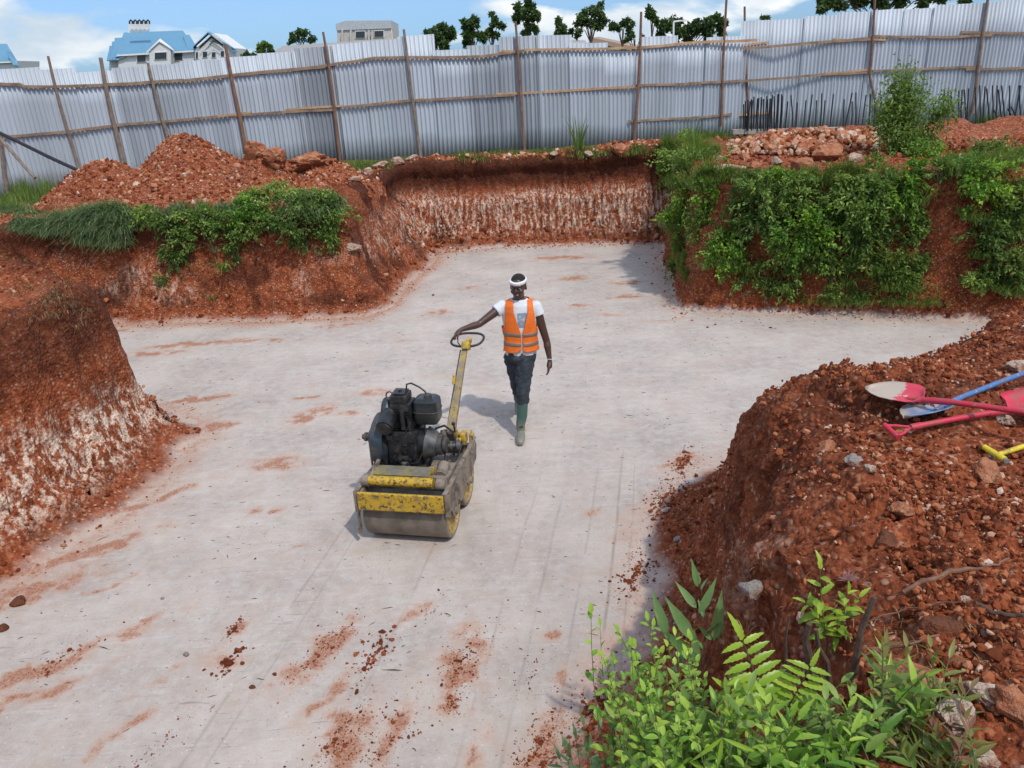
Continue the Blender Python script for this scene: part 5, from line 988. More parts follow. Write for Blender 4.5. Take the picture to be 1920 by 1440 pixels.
bushmass('bright oval-leaved sprigs right in the bottom centre', (1340, 1480), [(1225, 1340), (1240, 1360), (1300, 1350), (1290, 1380)], 44, (1150, 1290, 1500, 1460), .033, .016, M_LBRIGHT, 'oval', False, .55, 12, (1.35, 1.65), seed=300, spread=.15)
bushmass('cluster of broad dark leaves at the bottom edge, right of centre', (1560, 1480), [], 30, (1420, 1310, 1640, 1470), .066, .020, M_LBRIGHT, 'serrate', False, .40, 9, (1.35, 1.65), seed=400, spread=.18)
bushmass('dusty bluish leaves in the bottom left corner of the greenery', (1130, 1490), [(1095, 1360), (1120, 1350), (1080, 1385), (1145, 1375), (1060, 1405), (1160, 1400), (1050, 1425), (1100, 1410)], 8, (1050, 1380, 1180, 1450), .070, .016, M_LLANCE, 'lance', False, .45, 7, (1.9, 2.2), seed=500)
# upright lance-leaved plant
def spot(px, py, Y): return aty(px, py, Y)
b = hit(1305, 1290); lp = Plant('lance_leaved_plant', 'upright plant with long bluish lance leaves before the dark bank foot', b)
Yl = b.y+.02
for (bx, by, tx, ty, nl) in [(1310, 1270, 1312, 1095, 5), (1290, 1290, 1250, 1190, 4), (1345, 1280, 1352, 1190, 3), (1270, 1290, 1235, 1165, 3), (1330, 1300, 1390, 1200, 3)]: lp.stem(spot(bx, by, Yl), spot(tx, ty, Yl+fr.uniform(-.05, .05)), .0028, nl, .085, .021, .03, 38, .2, False, .5, True, bx, .2)
for (x0, y0, x1, y1) in [(1310, 1150, 1345, 1085), (1306, 1140, 1268, 1092), (1308, 1100, 1298, 1050), (1250, 1190, 1225, 1112), (1300, 1200, 1248, 1120), (1338, 1200, 1355, 1108), (1305, 1250, 1302, 1180), (1310, 1240, 1240, 1180), (1350, 1200, 1405, 1168), (1335, 1200, 1308, 1172)]:
    a_, b_ = spot(x0, y0, Yl)-lp.base, spot(x1, y1, Yl-.01)-lp.base; d = b_-a_; lp.leaf(a_, d, (0, -1, .5), d.length, d.length*.20, fr.gauss(.75, .15))
lp.done('lance', M_LLANCE, curl=.08)
# compound (pinnate) leaf with serrated leaflets
def pinnate(label, base_px, Y, rach, n, lw, seed, mat=M_LLIME, spreadpx=45):
    b = hit(*base_px); p = Plant('pinnate_sapling', label, b); rd = random.Random(seed)
    for (x0, y0, x1, y1) in rach:
        pts = [spot(x0+(x1-x0)*t, y0+(y1-y0)*t, Y)-p.base for t in [i/8 for i in range(9)]]; p.mb.tube(pts, .002, 5)
        L_ = (pts[-1]-pts[0]).length
        for i in range(n):
            t = .2+.75*i/(n-1); f = t*8; k = min(int(f), 7); c = pts[k].lerp(pts[k+1], f-k); tg = (pts[k+1]-pts[k]).normalized(); sd = tg.cross(Vector((0, -1, .6))).normalized()
            for q in (-1, 1):
                d = sd*q+tg*.22+Vector((0, 0, -.05)); l = spreadpx/FPX*Y*1.15*(1.15-.5*t); p.leaf(c, d, Vector((0, -.5, 1))+tg*.2, l, l*lw, fr.gauss(.5, .15))
        p.leaf(pts[-1], tg, Vector((0, -.5, .8)), L_*.33, L_*.09, .7)
    p.mb.tube([(0, 0, -.02), (spot(rach[0][0], rach[0][1], Y)-p.base)*.5+Vector((.01, 0, .0)), spot(rach[0][0], rach[0][1], Y)-p.base], .003, 5)
    p.done('serrate', mat, M_BARK, .25); return p
pinnate('lime green feather leaf with toothed leaflets in the centre of the greenery', (1440, 1340), 1.62, [(1438, 1330, 1392, 1200), (1470, 1340, 1520, 1250), (1430, 1350, 1360, 1290)], 6, .30, 1, spreadpx=72)
pinnate('second toothed feather-leaf plant, low in the right part of the greenery', (1560, 1400), 1.55, [(1570, 1420, 1530, 1330), (1590, 1420, 1640, 1340)], 6, .32, 2, M_LMID, 55)
# bright sapling with pointed lobed leaves on dark twisted stems
b = hit(1560, 1240); sp_ = Plant('lime_sapling', 'sapling with lime pointed leaves and purplish tip on dark twisted roots', b); Ys = b.y+.02
for i, (x0, y0, x1, y1) in enumerate([(1555, 1230, 1538, 1060), (1560, 1220, 1590, 1110), (1555, 1180, 1510, 1130), (1560, 1200, 1612, 1120), (1560, 1225, 1570, 1160), (1550, 1215, 1535, 1160)]): sp_.stem(spot(x0, y0, Ys), spot(x1, y1, Ys+fr.uniform(-.04, .04)), .0028, 7, .055, .021, .05, 65, .35, False, .5, True, 700+i, .3)
sp_.done('serrate', M_LLIME, M_STEM, .35)
b2 = spot(1590, 1085, Ys); tp = Plant('purple_shoot', 'small purplish shoot of narrow leaves at the top of the lime sapling', b2)
for k in range(9):
    a = math.radians(-20+k*26); tp.leaf((0, 0, 0), (math.cos(a), fr.uniform(-.3, .1), math.sin(a)), (0, -1, .2), .04, .007, 1.)
tp.mb.tube([(0, 0, 0), Vector(spot(1588, 1150, Ys))-b2], .0018, 5)
tp.done('lance', leaf_mat('purple_leaves', [(0, (.16, .07, .08)), (1, (.30, .14, .16))], .4, .2), M_STEM)
# right lower plants, bronze lance leaves
bushmass('bronze and green lance-leaved plant at the lower right', (1720, 1400), [(1655, 1205), (1700, 1215), (1745, 1215), (1780, 1235), (1665, 1260), (1720, 1290), (1800, 1310), (1820, 1290)], 8, (1660, 1250, 1810, 1420), .072, .019, M_LRED, 'lance', False, .45, 7, (1.55, 1.8), seed=800, ang=50, arch=.1)
bushmass('slender green lance-leaved sprigs left of the bronze plant', (1640, 1380), [(1660, 1240), (1740, 1265), (1720, 1330)], 2, (1600, 1300, 1780, 1430), .07, .016, M_LBRIGHT, 'lance', False, .5, 6, (1.5, 1.7), seed=900, ang=42)
bushmass('reddish young leaves at the bottom edge, lower right', (1760, 1500), [], 16, (1640, 1360, 1820, 1460), .055, .017, M_LRED, 'lance', False, .75, 7, (1.4, 1.6), seed=950, ang=50)
# large grass blades at the bottom
b = hit(1350, 1430); gb = Plant('broad_grass_blade', 'three broad pale grass blades forking at the bottom centre', b, 'grass blade'); Yg = 1.36
for x1, y1 in ((1290, 1436), (1445, 1425), (1345, 1450)):
    a_, b_ = spot(1354, 1383, Yg)-gb.base, spot(x1, y1, Yg)-gb.base; d = b_-a_; gb.leaf(a_, d, (0, -1, .6), d.length, .011, .75)
gb.mb.tube([spot(1354, 1383, Yg)-gb.base, Vector((0, 0, 0))], .0016, 5)
gb.done('lance', M_LBRIGHT, curl=.15)
# roots and twigs lying on the near bank
def root_(label, pts, r, name='root', cat='root', mat=None, lift=.02):
    P_ = [hit(*p)+Vector((0, 0, lift)) for p in pts]; Q = []
    for a, b in zip(P_, P_[1:]):
        for t in (0, .33, .66): Q.append(a.lerp(b, t)+Vector((RNG.normal()*.004, RNG.normal()*.004, RNG.normal()*.004)))
    Q.append(P_[-1]); n = len(Q); o = MB().tube(Q, [r*(.6+.4*math.sin(math.pi*(i+1)/(n+1))) for i in range(n)], 7).build(name, mat or M_ROOT, None, True); tag(o, label, cat)
root_('long pale root lying across the near right bank', [(1690, 1120), (1740, 1095), (1800, 1080), (1850, 1072)], .009)
root_('thin curved twig near the right edge above the long pale root', [(1838, 1070), (1870, 1068), (1890, 1055)], .004, 'twig', 'twig')
root_('thin root running right from the lime sapling', [(1630, 1175), (1700, 1150), (1760, 1140), (1800, 1138)], .003, 'root', 'root')
root_('dark root at the right edge below the white stone', [(1825, 1140), (1860, 1155), (1900, 1160), (1919, 1165)], .007, 'root', 'root', M_BARK)
root_('two-bend root low behind the lime sapling', [(1620, 1235), (1660, 1225), (1700, 1215), (1760, 1200)], .004)
root_('short upright twig on the bank right of the long root', [(1832, 1100), (1838, 1125)], .004, 'twig', 'twig')
root_('thin straw stalk crossing the lower right leaves', [(1780, 1175), (1840, 1180), (1890, 1190)], .002, 'twig', 'twig', M_DRY)
def gnarl(label, pts, r, Y):
    P_ = [spot(x, y, Y) for x, y in pts]; P_[0] = P_[0]-Vector((0, 0, .04)); n = len(P_); o = MB().tube(P_, [r*(1-.5*i/n) for i in range(n)], 7).build('gnarled_stem', M_BARK, None, True); tag(o, label, 'stem')
gnarl('dark gnarled stem left of the lime sapling', [(1530, 1290), (1520, 1240), (1510, 1200), (1518, 1170)], .014, 1.85)
gnarl('dark twisted stem right of the lime sapling', [(1600, 1290), (1605, 1240), (1615, 1180), (1640, 1120)], .013, 1.87)
gnarl('thin reddish root left of the gnarled stem', [(1478, 1250), (1472, 1200), (1480, 1155)], .006, 1.95)
gnarl('second dark stem crossing behind the lime sapling', [(1560, 1280), (1550, 1240), (1535, 1215), (1530, 1180)], .010, 1.9)

# dry stalks, rootlets and dark chaff pressed on the floor
n = 1500; lx = RNG.uniform(-7, 5, n); ly = 2.4+RNG.beta(1.1, 1.6, n)*13.5; dd_, _a, _b = sdf(lx, ly, FLOOR); k_ = dd_ < -.05; lx, ly = lx[k_], ly[k_]; n = len(lx)
lz = np.array([gz(a, b) for a, b in zip(lx, ly)])+.004; th = RNG.normal(.1, .5, n)
tag(leaves('floor_litter', np.stack([lx, ly, lz], -1), np.stack([np.cos(th), np.sin(th), RNG.uniform(-.02, .12, n)], -1), unit(n)*.3+[0, 0, 1], np.clip(RNG.lognormal(math.log(.045), .6, n), .015, .2), RNG.uniform(.003, .009, n), 'diamond', M_DARKLIT if 'M_DARKLIT' in globals() else leaf_mat('chaff', [(0, (.05, .035, .025)), (.6, (.13, .09, .06)), (1, (.30, .22, .14))], .9, .02), RNG.uniform(0, 1, n)**1.4), 'dark chaff and short dry stalks scattered over the pale floor', 'litter', kind='stuff')
# ============================================================ TOOLS ON THE NEAR BANK
def paint(name, c, worn, amt=.3, rough=.4, sc=30, mud=(.20, .09, .055), mudamt=.3):
    m = NT(name); n = m.noise(sc, 6, .7); n2 = m.noise(sc*.3, 5, .6)
    col = m.mix(m.ramp(n2, [(.3, 0.), (.7, 1.)]), tuple(x*.8 for x in c), c); col = m.mix(m.ramp(n, [(.66-amt*.25, 0.), (.70-amt*.2, 1.)]), col, worn)
    col = m.mix(m.ramp(m.noise(sc*.5, 6, .7, m.pos(loc=(5, 3, 1))), [(.62-mudamt*.3, 0.), (.78-mudamt*.3, .85)]), col, mud); m.set(Base_Color=col, Roughness=rough); m.bump(n, .25, .002); return m.m
M_RED = paint('red_paint', (.56, .022, .055), (.36, .16, .14), .2, .5, 30, mudamt=.4); M_BLUEP = paint('blue_paint', (.05, .17, .40), (.30, .33, .36), .25, .5, 30, mudamt=.4)
M_YELP = paint('yellow_plastic', (.70, .55, .02), (.45, .30, .05), .2, .5, 30, mudamt=.35)
def bladem():
    m = NT('worn_blade'); x = m.n('ShaderNodeSeparateXYZ'); m.l(m.pos(), x.inputs[0]); k = m.math('ADD', m.math('MULTIPLY', x.outputs[0], 4.5), m.math('MULTIPLY', m.noise(18, 5, .6), .9))
    m.set(Base_Color=m.mix(m.ramp(k, [(.98, 0.), (1.5, 1.)]), (.55, .045, .075), (.42, .34, .27)), Roughness=.5); return m.m
M_BLADE = bladem(); M_BLADEB = simple('blue_blade', (.10, .25, .48), .4, .1, .2, 12, dirt=(.40, .34, .28), dirt_amt=.5); M_STEEL = simple('worn_steel', (.33, .31, .29), .5, .5, .25, 20)
def frame_at(a, b, up=Vector((0, 0, 1))):
    x = (b-a).normalized(); z = (up-x*up.dot(x)).normalized(); y = z.cross(x); return Matrix.Translation(a) @ Matrix((x, y, z)).transposed().to_4x4()
def shovel(name, label, a, b, L_, blade, mat, bmat, rollang=0., dgrip=False, shaft_r=.015):
    """local +x runs from the blade socket (0) to blade tip; shaft runs to -x"""
    root = empty(name); tag(root, label, 'shovel'); root.matrix_world = frame_at(a, b) @ Matrix.Rotation(rollang, 4, 'X')
    # blade: dished sheet
    if blade == 'round': prof = [(0, .035), (.02, .085), (.05, .105), (.12, .108), (.19, .098), (.24, .072), (.28, .035), (.30, .004)]
    else: prof = [(0, .05), (.012, .11), (.03, .12), (.12, .123), (.22, .126), (.29, .128)]
    V, F_ = [], []; m = 9
    for i, (x, w) in enumerate(prof):
        for j in range(m):
            t = -1+2*j/(m-1); V.append((x, t*w, .028*t*t*(1.3-x*2)+(-.012 if abs(t) < .2 and x < .12 else 0)+.02*math.sin(x*5)))
    for i in range(len(prof)-1):
        for j in range(m-1): q = i*m+j; F_.append((q, q+1, q+1+m, q+m))
    o = mesh_np('blade', V, np.array(F_), bmat, root, True); sm = o.modifiers.new('s', 'SOLIDIFY'); sm.thickness = .003; sm.offset = 0
    MB().tube([(.10, 0, .0), (.03, 0, .004), (-.06, 0, .012), (-.14, 0, .018)], [.006, .014, .018, .017], 10).build('socket', mat, root, True)
    E_ = -L_
    MB().tube([(-.10, 0, .018), (-L_*.5, 0, .022), (E_, 0, .02)], shaft_r, 12).build('shaft', mat, root, True)
    if dgrip:
        g = MB()
        for s_ in (-1, 1): g.tube([(E_+.01, 0, .02), (E_-.025, s_*.010, .02), (E_-.07, s_*.034, .02), (E_-.115, s_*.046, .02)], .0075, 8)
        g.tube([(E_-.118, -.056, .02), (E_-.118, .056, .02)], .0135, 12); g.tube([(E_+.05, 0, .02), (E_-.01, 0, .02)], [.018, .017], 10); g.build('d_grip', mat, root, True)
    return root
a, b = hit(1730, 752, .05), hit(1634, 738, .055); shovel('shovel', 'red round-point shovel with a mud-bleached blade pointing left', a, a+(b-a).normalized()*.3, .95, 'round', M_RED, M_BLADE, math.radians(-8))
a, b = hit(1768, 768, .0), hit(1680, 768, .02); a2 = hit(1915, 712, .10); dd = (a-a2).normalized(); shovel('shovel', 'blue shovel lying half under the red round-point one, shaft rising to the right', a+Vector((0, 0, .012)), a+dd*.3+Vector((0, 0, .012)), 1.0, 'round', M_BLUEP, M_BLADEB, math.radians(12))
a, b = hit(1896, 772, .045), hit(1702, 808, .04); d = (a-b).normalized(); shovel('shovel', 'red square shovel with a D-shaped grip, its blade cut by the right edge', a, a+d, (a-b).length-.02, 'square', M_RED, M_RED, math.radians(10), True)
ya, yb, yc, yd = hit(1845, 838, .03), hit(1884, 862, .03), hit(1872, 852, .03), hit(1935, 832, .04)
yr_ = empty('yellow_handled_tool', yc); tag(yr_, 'yellow T-shaped tool handle lying on the soil at the right edge', 'tool')
MB().tube([ya-yc, yb-yc], [.014, .016], 12).build('crossbar', M_YELP, yr_, True); MB().tube([Vector((0, 0, 0)), yd-yc], [.012, .013], 12).build('shaft', M_YELP, yr_, True)
MB().tube([yb-yc, (yb-yc)*1.3], .012, 12).build('steel_end', M_STEEL, yr_, True); MB().tube([(ya-yc)*.6+Vector((0, -.012, -.02)), (ya-yc)*.6+Vector((-.01, -.035, -.028))], .010, 12).build('steel_end', M_STEEL, yr_, True)

# ============================================================ ROLLER
TH = math.radians(-11.6)
rol = empty('walk_behind_roller', (-.865, 5.52, 0), TH); tag(rol, 'old yellow walk-behind double drum roller with a black diesel engine and long steering handle', 'roller')
M_YEL = paint('chipped_yellow', (.54, .34, .025), (.06, .04, .025), .5, .55, 34, (.16, .11, .07), .35)
M_YEL2 = paint('muddy_yellow', (.52, .34, .05), (.12, .08, .05), .5, .6, 20, (.24, .18, .12), .6)
M_FRAME = paint('muddy_frame', (.15, .125, .10), (.05, .035, .025), .8, .75, 12, (.27, .215, .165), .75)
M_DRUM = simple('drum_steel', (.15, .13, .105), .5, .3, .3, 9, .3, dirt=(.24, .20, .165), dirt_amt=.5)
M_ENG = simple('oily_black', (.018, .019, .021), .38, .15, .5, 22, .3, dirt=(.07, .06, .052), dirt_amt=.35)
M_ENG2 = simple('grey_casting', (.09, .09, .09), .5, .4, .4, 24, .3, dirt=(.12, .095, .075), dirt_amt=.5)
M_FLY = simple('slate_flywheel', (.035, .05, .062), .4, .2, .35, 16, .2, dirt=(.09, .075, .065), dirt_amt=.4)
M_RUB = simple('black_rubber', (.012, .012, .013), .6); M_HNDL = paint('handle_paint', (.40, .28, .06), (.15, .12, .085), .7, .65, 18, (.22, .175, .125), .75)
R0 = .225
def drum(y):
    t = empty_child('drum', rol)
    prof = [(-.345, R0-.008), (-.340, R0), (.340, R0), (.345, R0-.008), (.345, R0-.03), (.30, R0-.034), (.285, .05), (.285, .001)]
    def rev(pr, nm, mat, n=56):
        V = []; 
        for k in range(n):
            a = 2*math.pi*k/n
            for (x, r) in pr: V.append((x, r*math.cos(a)+y, r*math.sin(a)+R0))
        m = len(pr); F_ = [(k*m+i, ((k+1) % n)*m+i, ((k+1) % n)*m+i+1, k*m+i+1) for k in range(n) for i in range(m-1)]
        return mesh_np(nm, V, np.array(F_), mat, t, False)
    o = rev([(-.345, R0-.03), (-.345, R0-.006), (-.338, R0), (.338, R0), (.345, R0-.006), (.345, R0-.03)], 'shell', M_DRUM)
    for p in o.data.polygons: p.use_smooth = True
    o.data.set_sharp_from_angle(angle=math.radians(40))
    for s_ in (-1, 1):
        o = rev([(s_*.345, R0-.03), (s_*.325, R0-.034), (s_*.30, .06), (s_*.325, .055), (s_*.33, .001)], 'end_plate', M_YEL2)
        for p in o.data.polygons: p.use_smooth = True
        o.data.set_sharp_from_angle(angle=math.radians(30))
def empty_child(name, parent):
    o = bpy.data.objects.new(name, None); o.empty_display_size = .05; return link(o, parent)
drum(0.0); drum(.50)
# side plates: deep plate between drums with axle lugs
for s_, nm in ((1, 'side_plate'), (-1, 'side_plate')):
    poly = [(-.235, .50), (.76, .49), (.80, .42), (.76, .30), (.60, .27), (.545, .19), (.46, .19), (.40, .26), (.33, .20), (.18, .20), (.10, .27), (.045, .17), (-.045, .17), (-.10, .28), (-.235, .33)]
    mb = MB().prism(poly, 0, s_*.358-.007, s_*.358+.007); o = mb.build(nm, M_FRAME, rol)
    f = MB(); f.box((s_*.358, .265, .504), (.034, 1.02, .012), bev=.003); f.box((s_*.372, -.238, .40), (.04, .012, .19)); f.build('flange', M_FRAME, rol)
    for y in (0, .5): MB().cyl((s_*.34, y, R0), (s_*.385, y, R0), .032, n=16).build('axle_cap', M_FRAME, rol, True)
# front yellow beam, bumper roller and lugs
MB().box((0, -.262, .425), (.70, .03, .150), bev=.008).build('front_beam', M_YEL, rol)
MB().tube([(-.29, -.13, .535), (.24, -.13, .535)], .042, 20).build('front_tube', M_YEL, rol, True)
for s_ in (-1, 1): MB().cyl((s_*.29-.02*(s_ > 0), -.13, .53), (s_*.34, -.13, .53), .05, n=18).box((s_*.335, -.2, .44), (.02, .15, .09)).build('tube_bracket', M_FRAME, rol, True)
MB().box((-.372, -.235, .25), (.010, .04, .26)).box((-.380, -.235, .13), (.02, .03, .04)).build('scraper_arm', M_FRAME, rol)
MB().box((0, -.215, .345), (.66, .07, .008), rot=Matrix.Rotation(.5, 3, 'X')).build('scraper', M_FRAME, rol)
# deck, tray and cross members
MB().box((-.02, .27, .36), (.68, .70, .02)).box((0, .74, .40), (.70, .05, .10)).box((0, -.05, .42), (.69, .05, .06)).build('deck', M_FRAME, rol)
MB().box((-.05, .0, .56), (.46, .125, .010), rot=Matrix.Rotation(.16, 3, 'X'), bev=.003).build('tray', simple('scuffed_tray', (.19, .17, .13), .5, .2, .3, 14, dirt=(.30, .24, .05), dirt_amt=.3), rol)
MB().box((-.30, .03, .55), (.03, .34, .02), rot=Matrix.Rotation(.25, 3, 'X')).box((-.33, .22, .56), (.02, .02, .20)).build('tray_arm', M_FRAME, rol)
# engine
eng = empty_child('engine', rol); eng.location = (-.115, .34, .42); eng.scale = (1.13, 1.13, 1.15)
def ep(nm, mb, mat, sm=True): return mb.build(nm, mat, eng, sm)
ep('crankcase', MB().box((0, 0, .17), (.24, .26, .30), bev=.03).box((0, 0, .02), (.30, .30, .05), bev=.01).cyl((.10, 0, .2), (.17, 0, .2), .11, n=24), M_ENG)
ep('flywheel', MB().cyl((-.215, .0, .22), (-.125, .0, .22), .195, n=48).cyl((-.232, 0, .22), (-.214, 0, .22), .165, .185, n=48).cyl((-.13, 0, .22), (-.10, 0, .22), .18, .12, n=40), M_FLY)
pul = ep('starter_pulley', MB().cyl((-.28, 0, .23), (-.23, 0, .23), .062, n=24).cyl((-.345, 0, .23), (-.27, 0, .23), .020, n=14).cyl((-.325, 0, .23), (-.31, 0, .23), .034, n=14), M_ENG2)
ep('pull_rod', MB().tube([(-.27, -.06, .22), (-.265, -.075, .1), (-.26, -.08, -.02)], .009, 8), M_FRAME)
cyl_ = MB()
for k in range(9): cyl_.box((.0, .0, .335+k*.018), (.155, .165, .008), bev=.002)
cyl_.cyl((0, 0, .30), (0, 0, .50), .065, n=24); ep('cylinder', cyl_, M_ENG)
ep('cylinder_head', MB().box((.0, .0, .505), (.15, .16, .05), bev=.01).box((-.01, .0, .56), (.13, .15, .065), bev=.018).box((-.01, 0, .598), (.10, .11, .014), bev=.004).cyl((-.01, 0, .60), (-.01, 0, .615), .014, n=10), M_ENG)
ep('air_filter', MB().cyl((-.085, -.085, .44), (-.085, -.20, .40), .062, n=28).cyl((-.085, -.2, .40), (-.085, -.215, .395), .052, n=28).cyl((-.085, -.05, .46), (-.085, -.09, .44), .05, n=20).tube([(-.085, -.03, .47), (-.06, .02, .50)], .03, 12), M_ENG)
ep('cooling_shroud', MB().loft([[(x, .10*math.cos(a)*w+.02, .40+.13*math.sin(a)*w) for a in [i*math.pi/8-.2 for i in range(11)]] for x, w in ((-.15, 1.05), (-.11, 1.1), (-.075, .9))], closed=False), M_FLY).modifiers.new('s', 'SOLIDIFY').thickness = .006
tk = MB(); rings = []
for z, sx, sy in ((.36, .06, .055), (.365, .082, .075), (.385, .092, .088), (.50, .094, .09), (.535, .09, .086), (.552, .07, .065), (.555, .05, .05)):
    rings.append([(.175+sx*math.copysign(abs(math.cos(a))**.45, math.cos(a)), .03+sy*math.copysign(abs(math.sin(a))**.45, math.sin(a)), z) for a in [i*2*math.pi/28 for i in range(28)]])
tank = ep('fuel_tank', tk.loft(rings), simple('tank_paint', (.028, .034, .036), .3, .2, .35, 14, .1, dirt=(.10, .085, .06), dirt_amt=.3)); MB().cyl((.19, .02, .553), (.19, .02, .575), .030, n=20).cyl((.19, .02, .575), (.19, .02, .580), .022, n=20).build('cap', M_ENG2, tank, True)
MB().tube([(.175+.096*math.copysign(abs(math.cos(a))**.45, math.cos(a)), .03+.092*math.copysign(abs(math.sin(a))**.45, math.sin(a)), .46) for a in [i*2*math.pi/28 for i in range(28)]], .003, 5, closed=True).build('band', M_ENG2, tank, True)
ep('lifting_eye', MB().tube([(-.085+.028*math.cos(a), -.02, .575+.03*math.sin(a)) for a in [i*2*math.pi/12 for i in range(12)]], .006, 6, closed=True), M_ENG2)
ep('fuel_line', MB().tube([(.03, .02, .60), (.035, .03, .645), (.07, .03, .655), (.13, .03, .625), (.17, .02, .60), (.185, .02, .57)], .0065, 8), M_ENG)
ep('fuel_line', MB().tube([(.17, -.04, .37), (.175, -.10, .22), (.13, -.16, .12), (.02, -.17, .10), (-.05, -.16, .14)], .0045, 6), M_RUB)
ep('fuel_line', MB().tube([(.14, .06, .36), (.15, -.02, .26), (.10, -.12, .22), (.02, -.15, .25)], .005, 6), M_RUB)
ep('filter_bowl', MB().cyl((.03, -.17, .02), (.03, -.17, .07), .028, .032, n=16).cyl((.03, -.17, .07), (.03, -.17, .085), .040, n=16).box((.03, -.15, .10), (.06, .03, .03), bev=.004), simple('bright_alloy', (.42, .40, .37), .35, .7, .2, 20))
inj = MB(); fr2 = random.Random(4)
inj.box((.0, -.128, .19), (.19, .03, .30), bev=.005)
for k in range(26):
    c = (fr2.uniform(-.09, .11), fr2.uniform(-.16, -.12), fr2.uniform(.05, .33)); (inj.box(c, (fr2.uniform(.02, .05), .03, fr2.uniform(.015, .05)), bev=.003) if k % 2 else inj.cyl(c, (c[0], c[1]-.03, c[2]), fr2.uniform(.008, .02), n=10))
ep('injection_pump', inj, M_ENG)
ep('governor_rods', MB().tube([(-.05, -.16, .28), (.05, -.165, .34), (.09, -.12, .42)], .004, 6).tube([(.0, -.165, .2), (.07, -.17, .24), (.12, -.13, .3)], .004, 6).tube([(.06, -.09, .45), (.07, -.10, .30)], .012, 8).tube([(.02, -.10, .50), (.03, -.12, .36)], .016, 8), M_ENG)
ep('clutch_housing', MB().cyl((.16, 0, .2), (.24, 0, .19), .125, .085, n=28).cyl((.24, 0, .19), (.28, 0, .19), .075, n=24).cyl((.285, 0, .19), (.31, 0, .19), .055, n=20), M_ENG2)
ep('exhaust', MB().tube([(.05, .08, .50), (.09, .11, .48), (.10, .15, .40)], .022, 10).cyl((.06, .15, .28), (.06, .15, .44), .045, n=20), M_ENG)
# drive line, levers and rear gear on the right half
M_GR = M_ENG2
MB().cyl((.16, .36, .61), (.335, .40, .61), .022, n=14).cyl((.18, .36, .61), (.21, .365, .61), .05, n=18).cyl((.25, .38, .61), (.27, .383, .61), .04, n=16).cyl((.30, .39, .61), (.33, .397, .61), .048, n=18).build('drive_shaft', M_GR, rol, True)
MB().cyl((.10, .62, .62), (.33, .62, .60), .018, n=12).box((.20, .66, .55), (.22, .03, .06), bev=.006).cyl((.13, .60, .60), (.16, .60, .60), .05, n=18).build('control_shaft', M_FRAME, rol, True)
MB().box((.30, .63, .57), (.05, .10, .10), bev=.01).box((.245, .60, .62), (.03, .03, .07), bev=.005).cyl((.26, .55, .58), (.30, .55, .58), .022, n=12).build('valve_block', M_YEL, rol, True)
MB().tube([(.22, .60, .60), (.24, .58, .67), (.235, .57, .72)], .008, 8).ball((.235, .57, .725), .017).build('lever', M_RUB, rol, True)
MB().tube([(.28, .60, .60), (.31, .52, .56), (.30, .42, .50), (.24, .36, .46)], .008, 8).build('hose', M_RUB, rol, True)
MB().tube([(.03, .50, .60), (.08, .56, .68), (.15, .58, .70), (.22, .56, .66), (.27, .50, .58), (.26, .42, .50)], .010, 8).build('hose', M_RUB, rol, True)
MB().tube([(.18, .45, .58), (.21, .32, .50), (.16, .26, .44)], .007, 8).build('hose', M_RUB, rol, True)
MB().box((.08, .13, .44), (.12, .08, .12), bev=.02).cyl((.08, .08, .45), (.08, .06, .45), .04, n=18).box((.14, .14, .50), (.05, .05, .05), bev=.01).build('hydraulic_pump', M_YEL, rol, True)
MB().box((.22, .22, .42), (.16, .28, .10), bev=.02).cyl((.22, .12, .46), (.22, .26, .49), .05, n=18).cyl((.12, .26, .44), (.17, .26, .44), .08, n=22).build('gear_case', M_FRAME, rol, True)
MB().box((.345, .70, .53), (.012, .09, .13), bev=.003).cyl((.352, .70, .56), (.375, .70, .56), .02, n=12).build('rear_bracket', M_YEL2, rol)
for k, (x, y) in enumerate(((.36, -.2), (.36, .08), (.36, .36), (.36, .62))): MB().cyl((x+.004, y, .43), (x+.016, y, .43), .011, n=6).build('bolt', M_FRAME, rol)
# steering handle
h0, h1 = Vector((.13, .80, .50)), Vector((.165, 1.40, 1.12))
hd = empty_child('steering_handle', rol); ax = (h1-h0).normalized(); sdv = Vector((1, 0, 0)); sdv = (sdv-ax*sdv.dot(ax)).normalized(); upv = ax.cross(sdv)
rings = []
for t, w in ((0, .045), (.15, .036), (.5, .03), (.8, .026), (1, .024)):
    c = h0.lerp(h1, t); rings.append([c+sdv*w+upv*w*.7, c-sdv*w+upv*w*.7, c-sdv*w-upv*w*.7, c+sdv*w-upv*w*.7])
MB().loft(rings).build('pole', M_HNDL, hd)
MB().box(h0+Vector((0, -.02, -.02)), (.14, .10, .09), bev=.012).cyl(h0+Vector((-.09, 0, 0)), h0+Vector((.09, 0, 0)), .022, n=14).build('pivot', M_FRAME, hd, True)
MB().tube([h0+upv*.03-sdv*.05+ax*.1, h0.lerp(h1, .5)-sdv*.042, h0.lerp(h1, .97)-sdv*.04], .006, 6).build('control_cable', M_RUB, hd, True)
MB().box(h0.lerp(h1, .62)-sdv*.052, (.03, .035, .085), rot=Matrix.Rotation(-.5, 3, 'X'), bev=.005).build('catch', M_YEL, hd, True)
MB().box(h1+Vector((.012, .0, .02)), (.075, .10, .075), rot=Matrix.Rotation(-.5, 3, 'X'), bev=.014).box(h1+Vector((.03, .05, .05)), (.05, .06, .04), bev=.01).build('handle_head', M_YEL, hd, True)
M_LOOP = simple('worn_loop_grip', (.035, .028, .026), .5, .1, .4, 20)
hc = h1+Vector((-.005, .13, .035)); loop = []
for i in range(28):
    a = 2*math.pi*i/28; c_, s_ = math.cos(a), math.sin(a); loop.append(hc+Vector((.155*math.copysign(abs(c_)**.75, c_), .115*math.copysign(abs(s_)**.75, s_), .028*s_+.006*c_)))
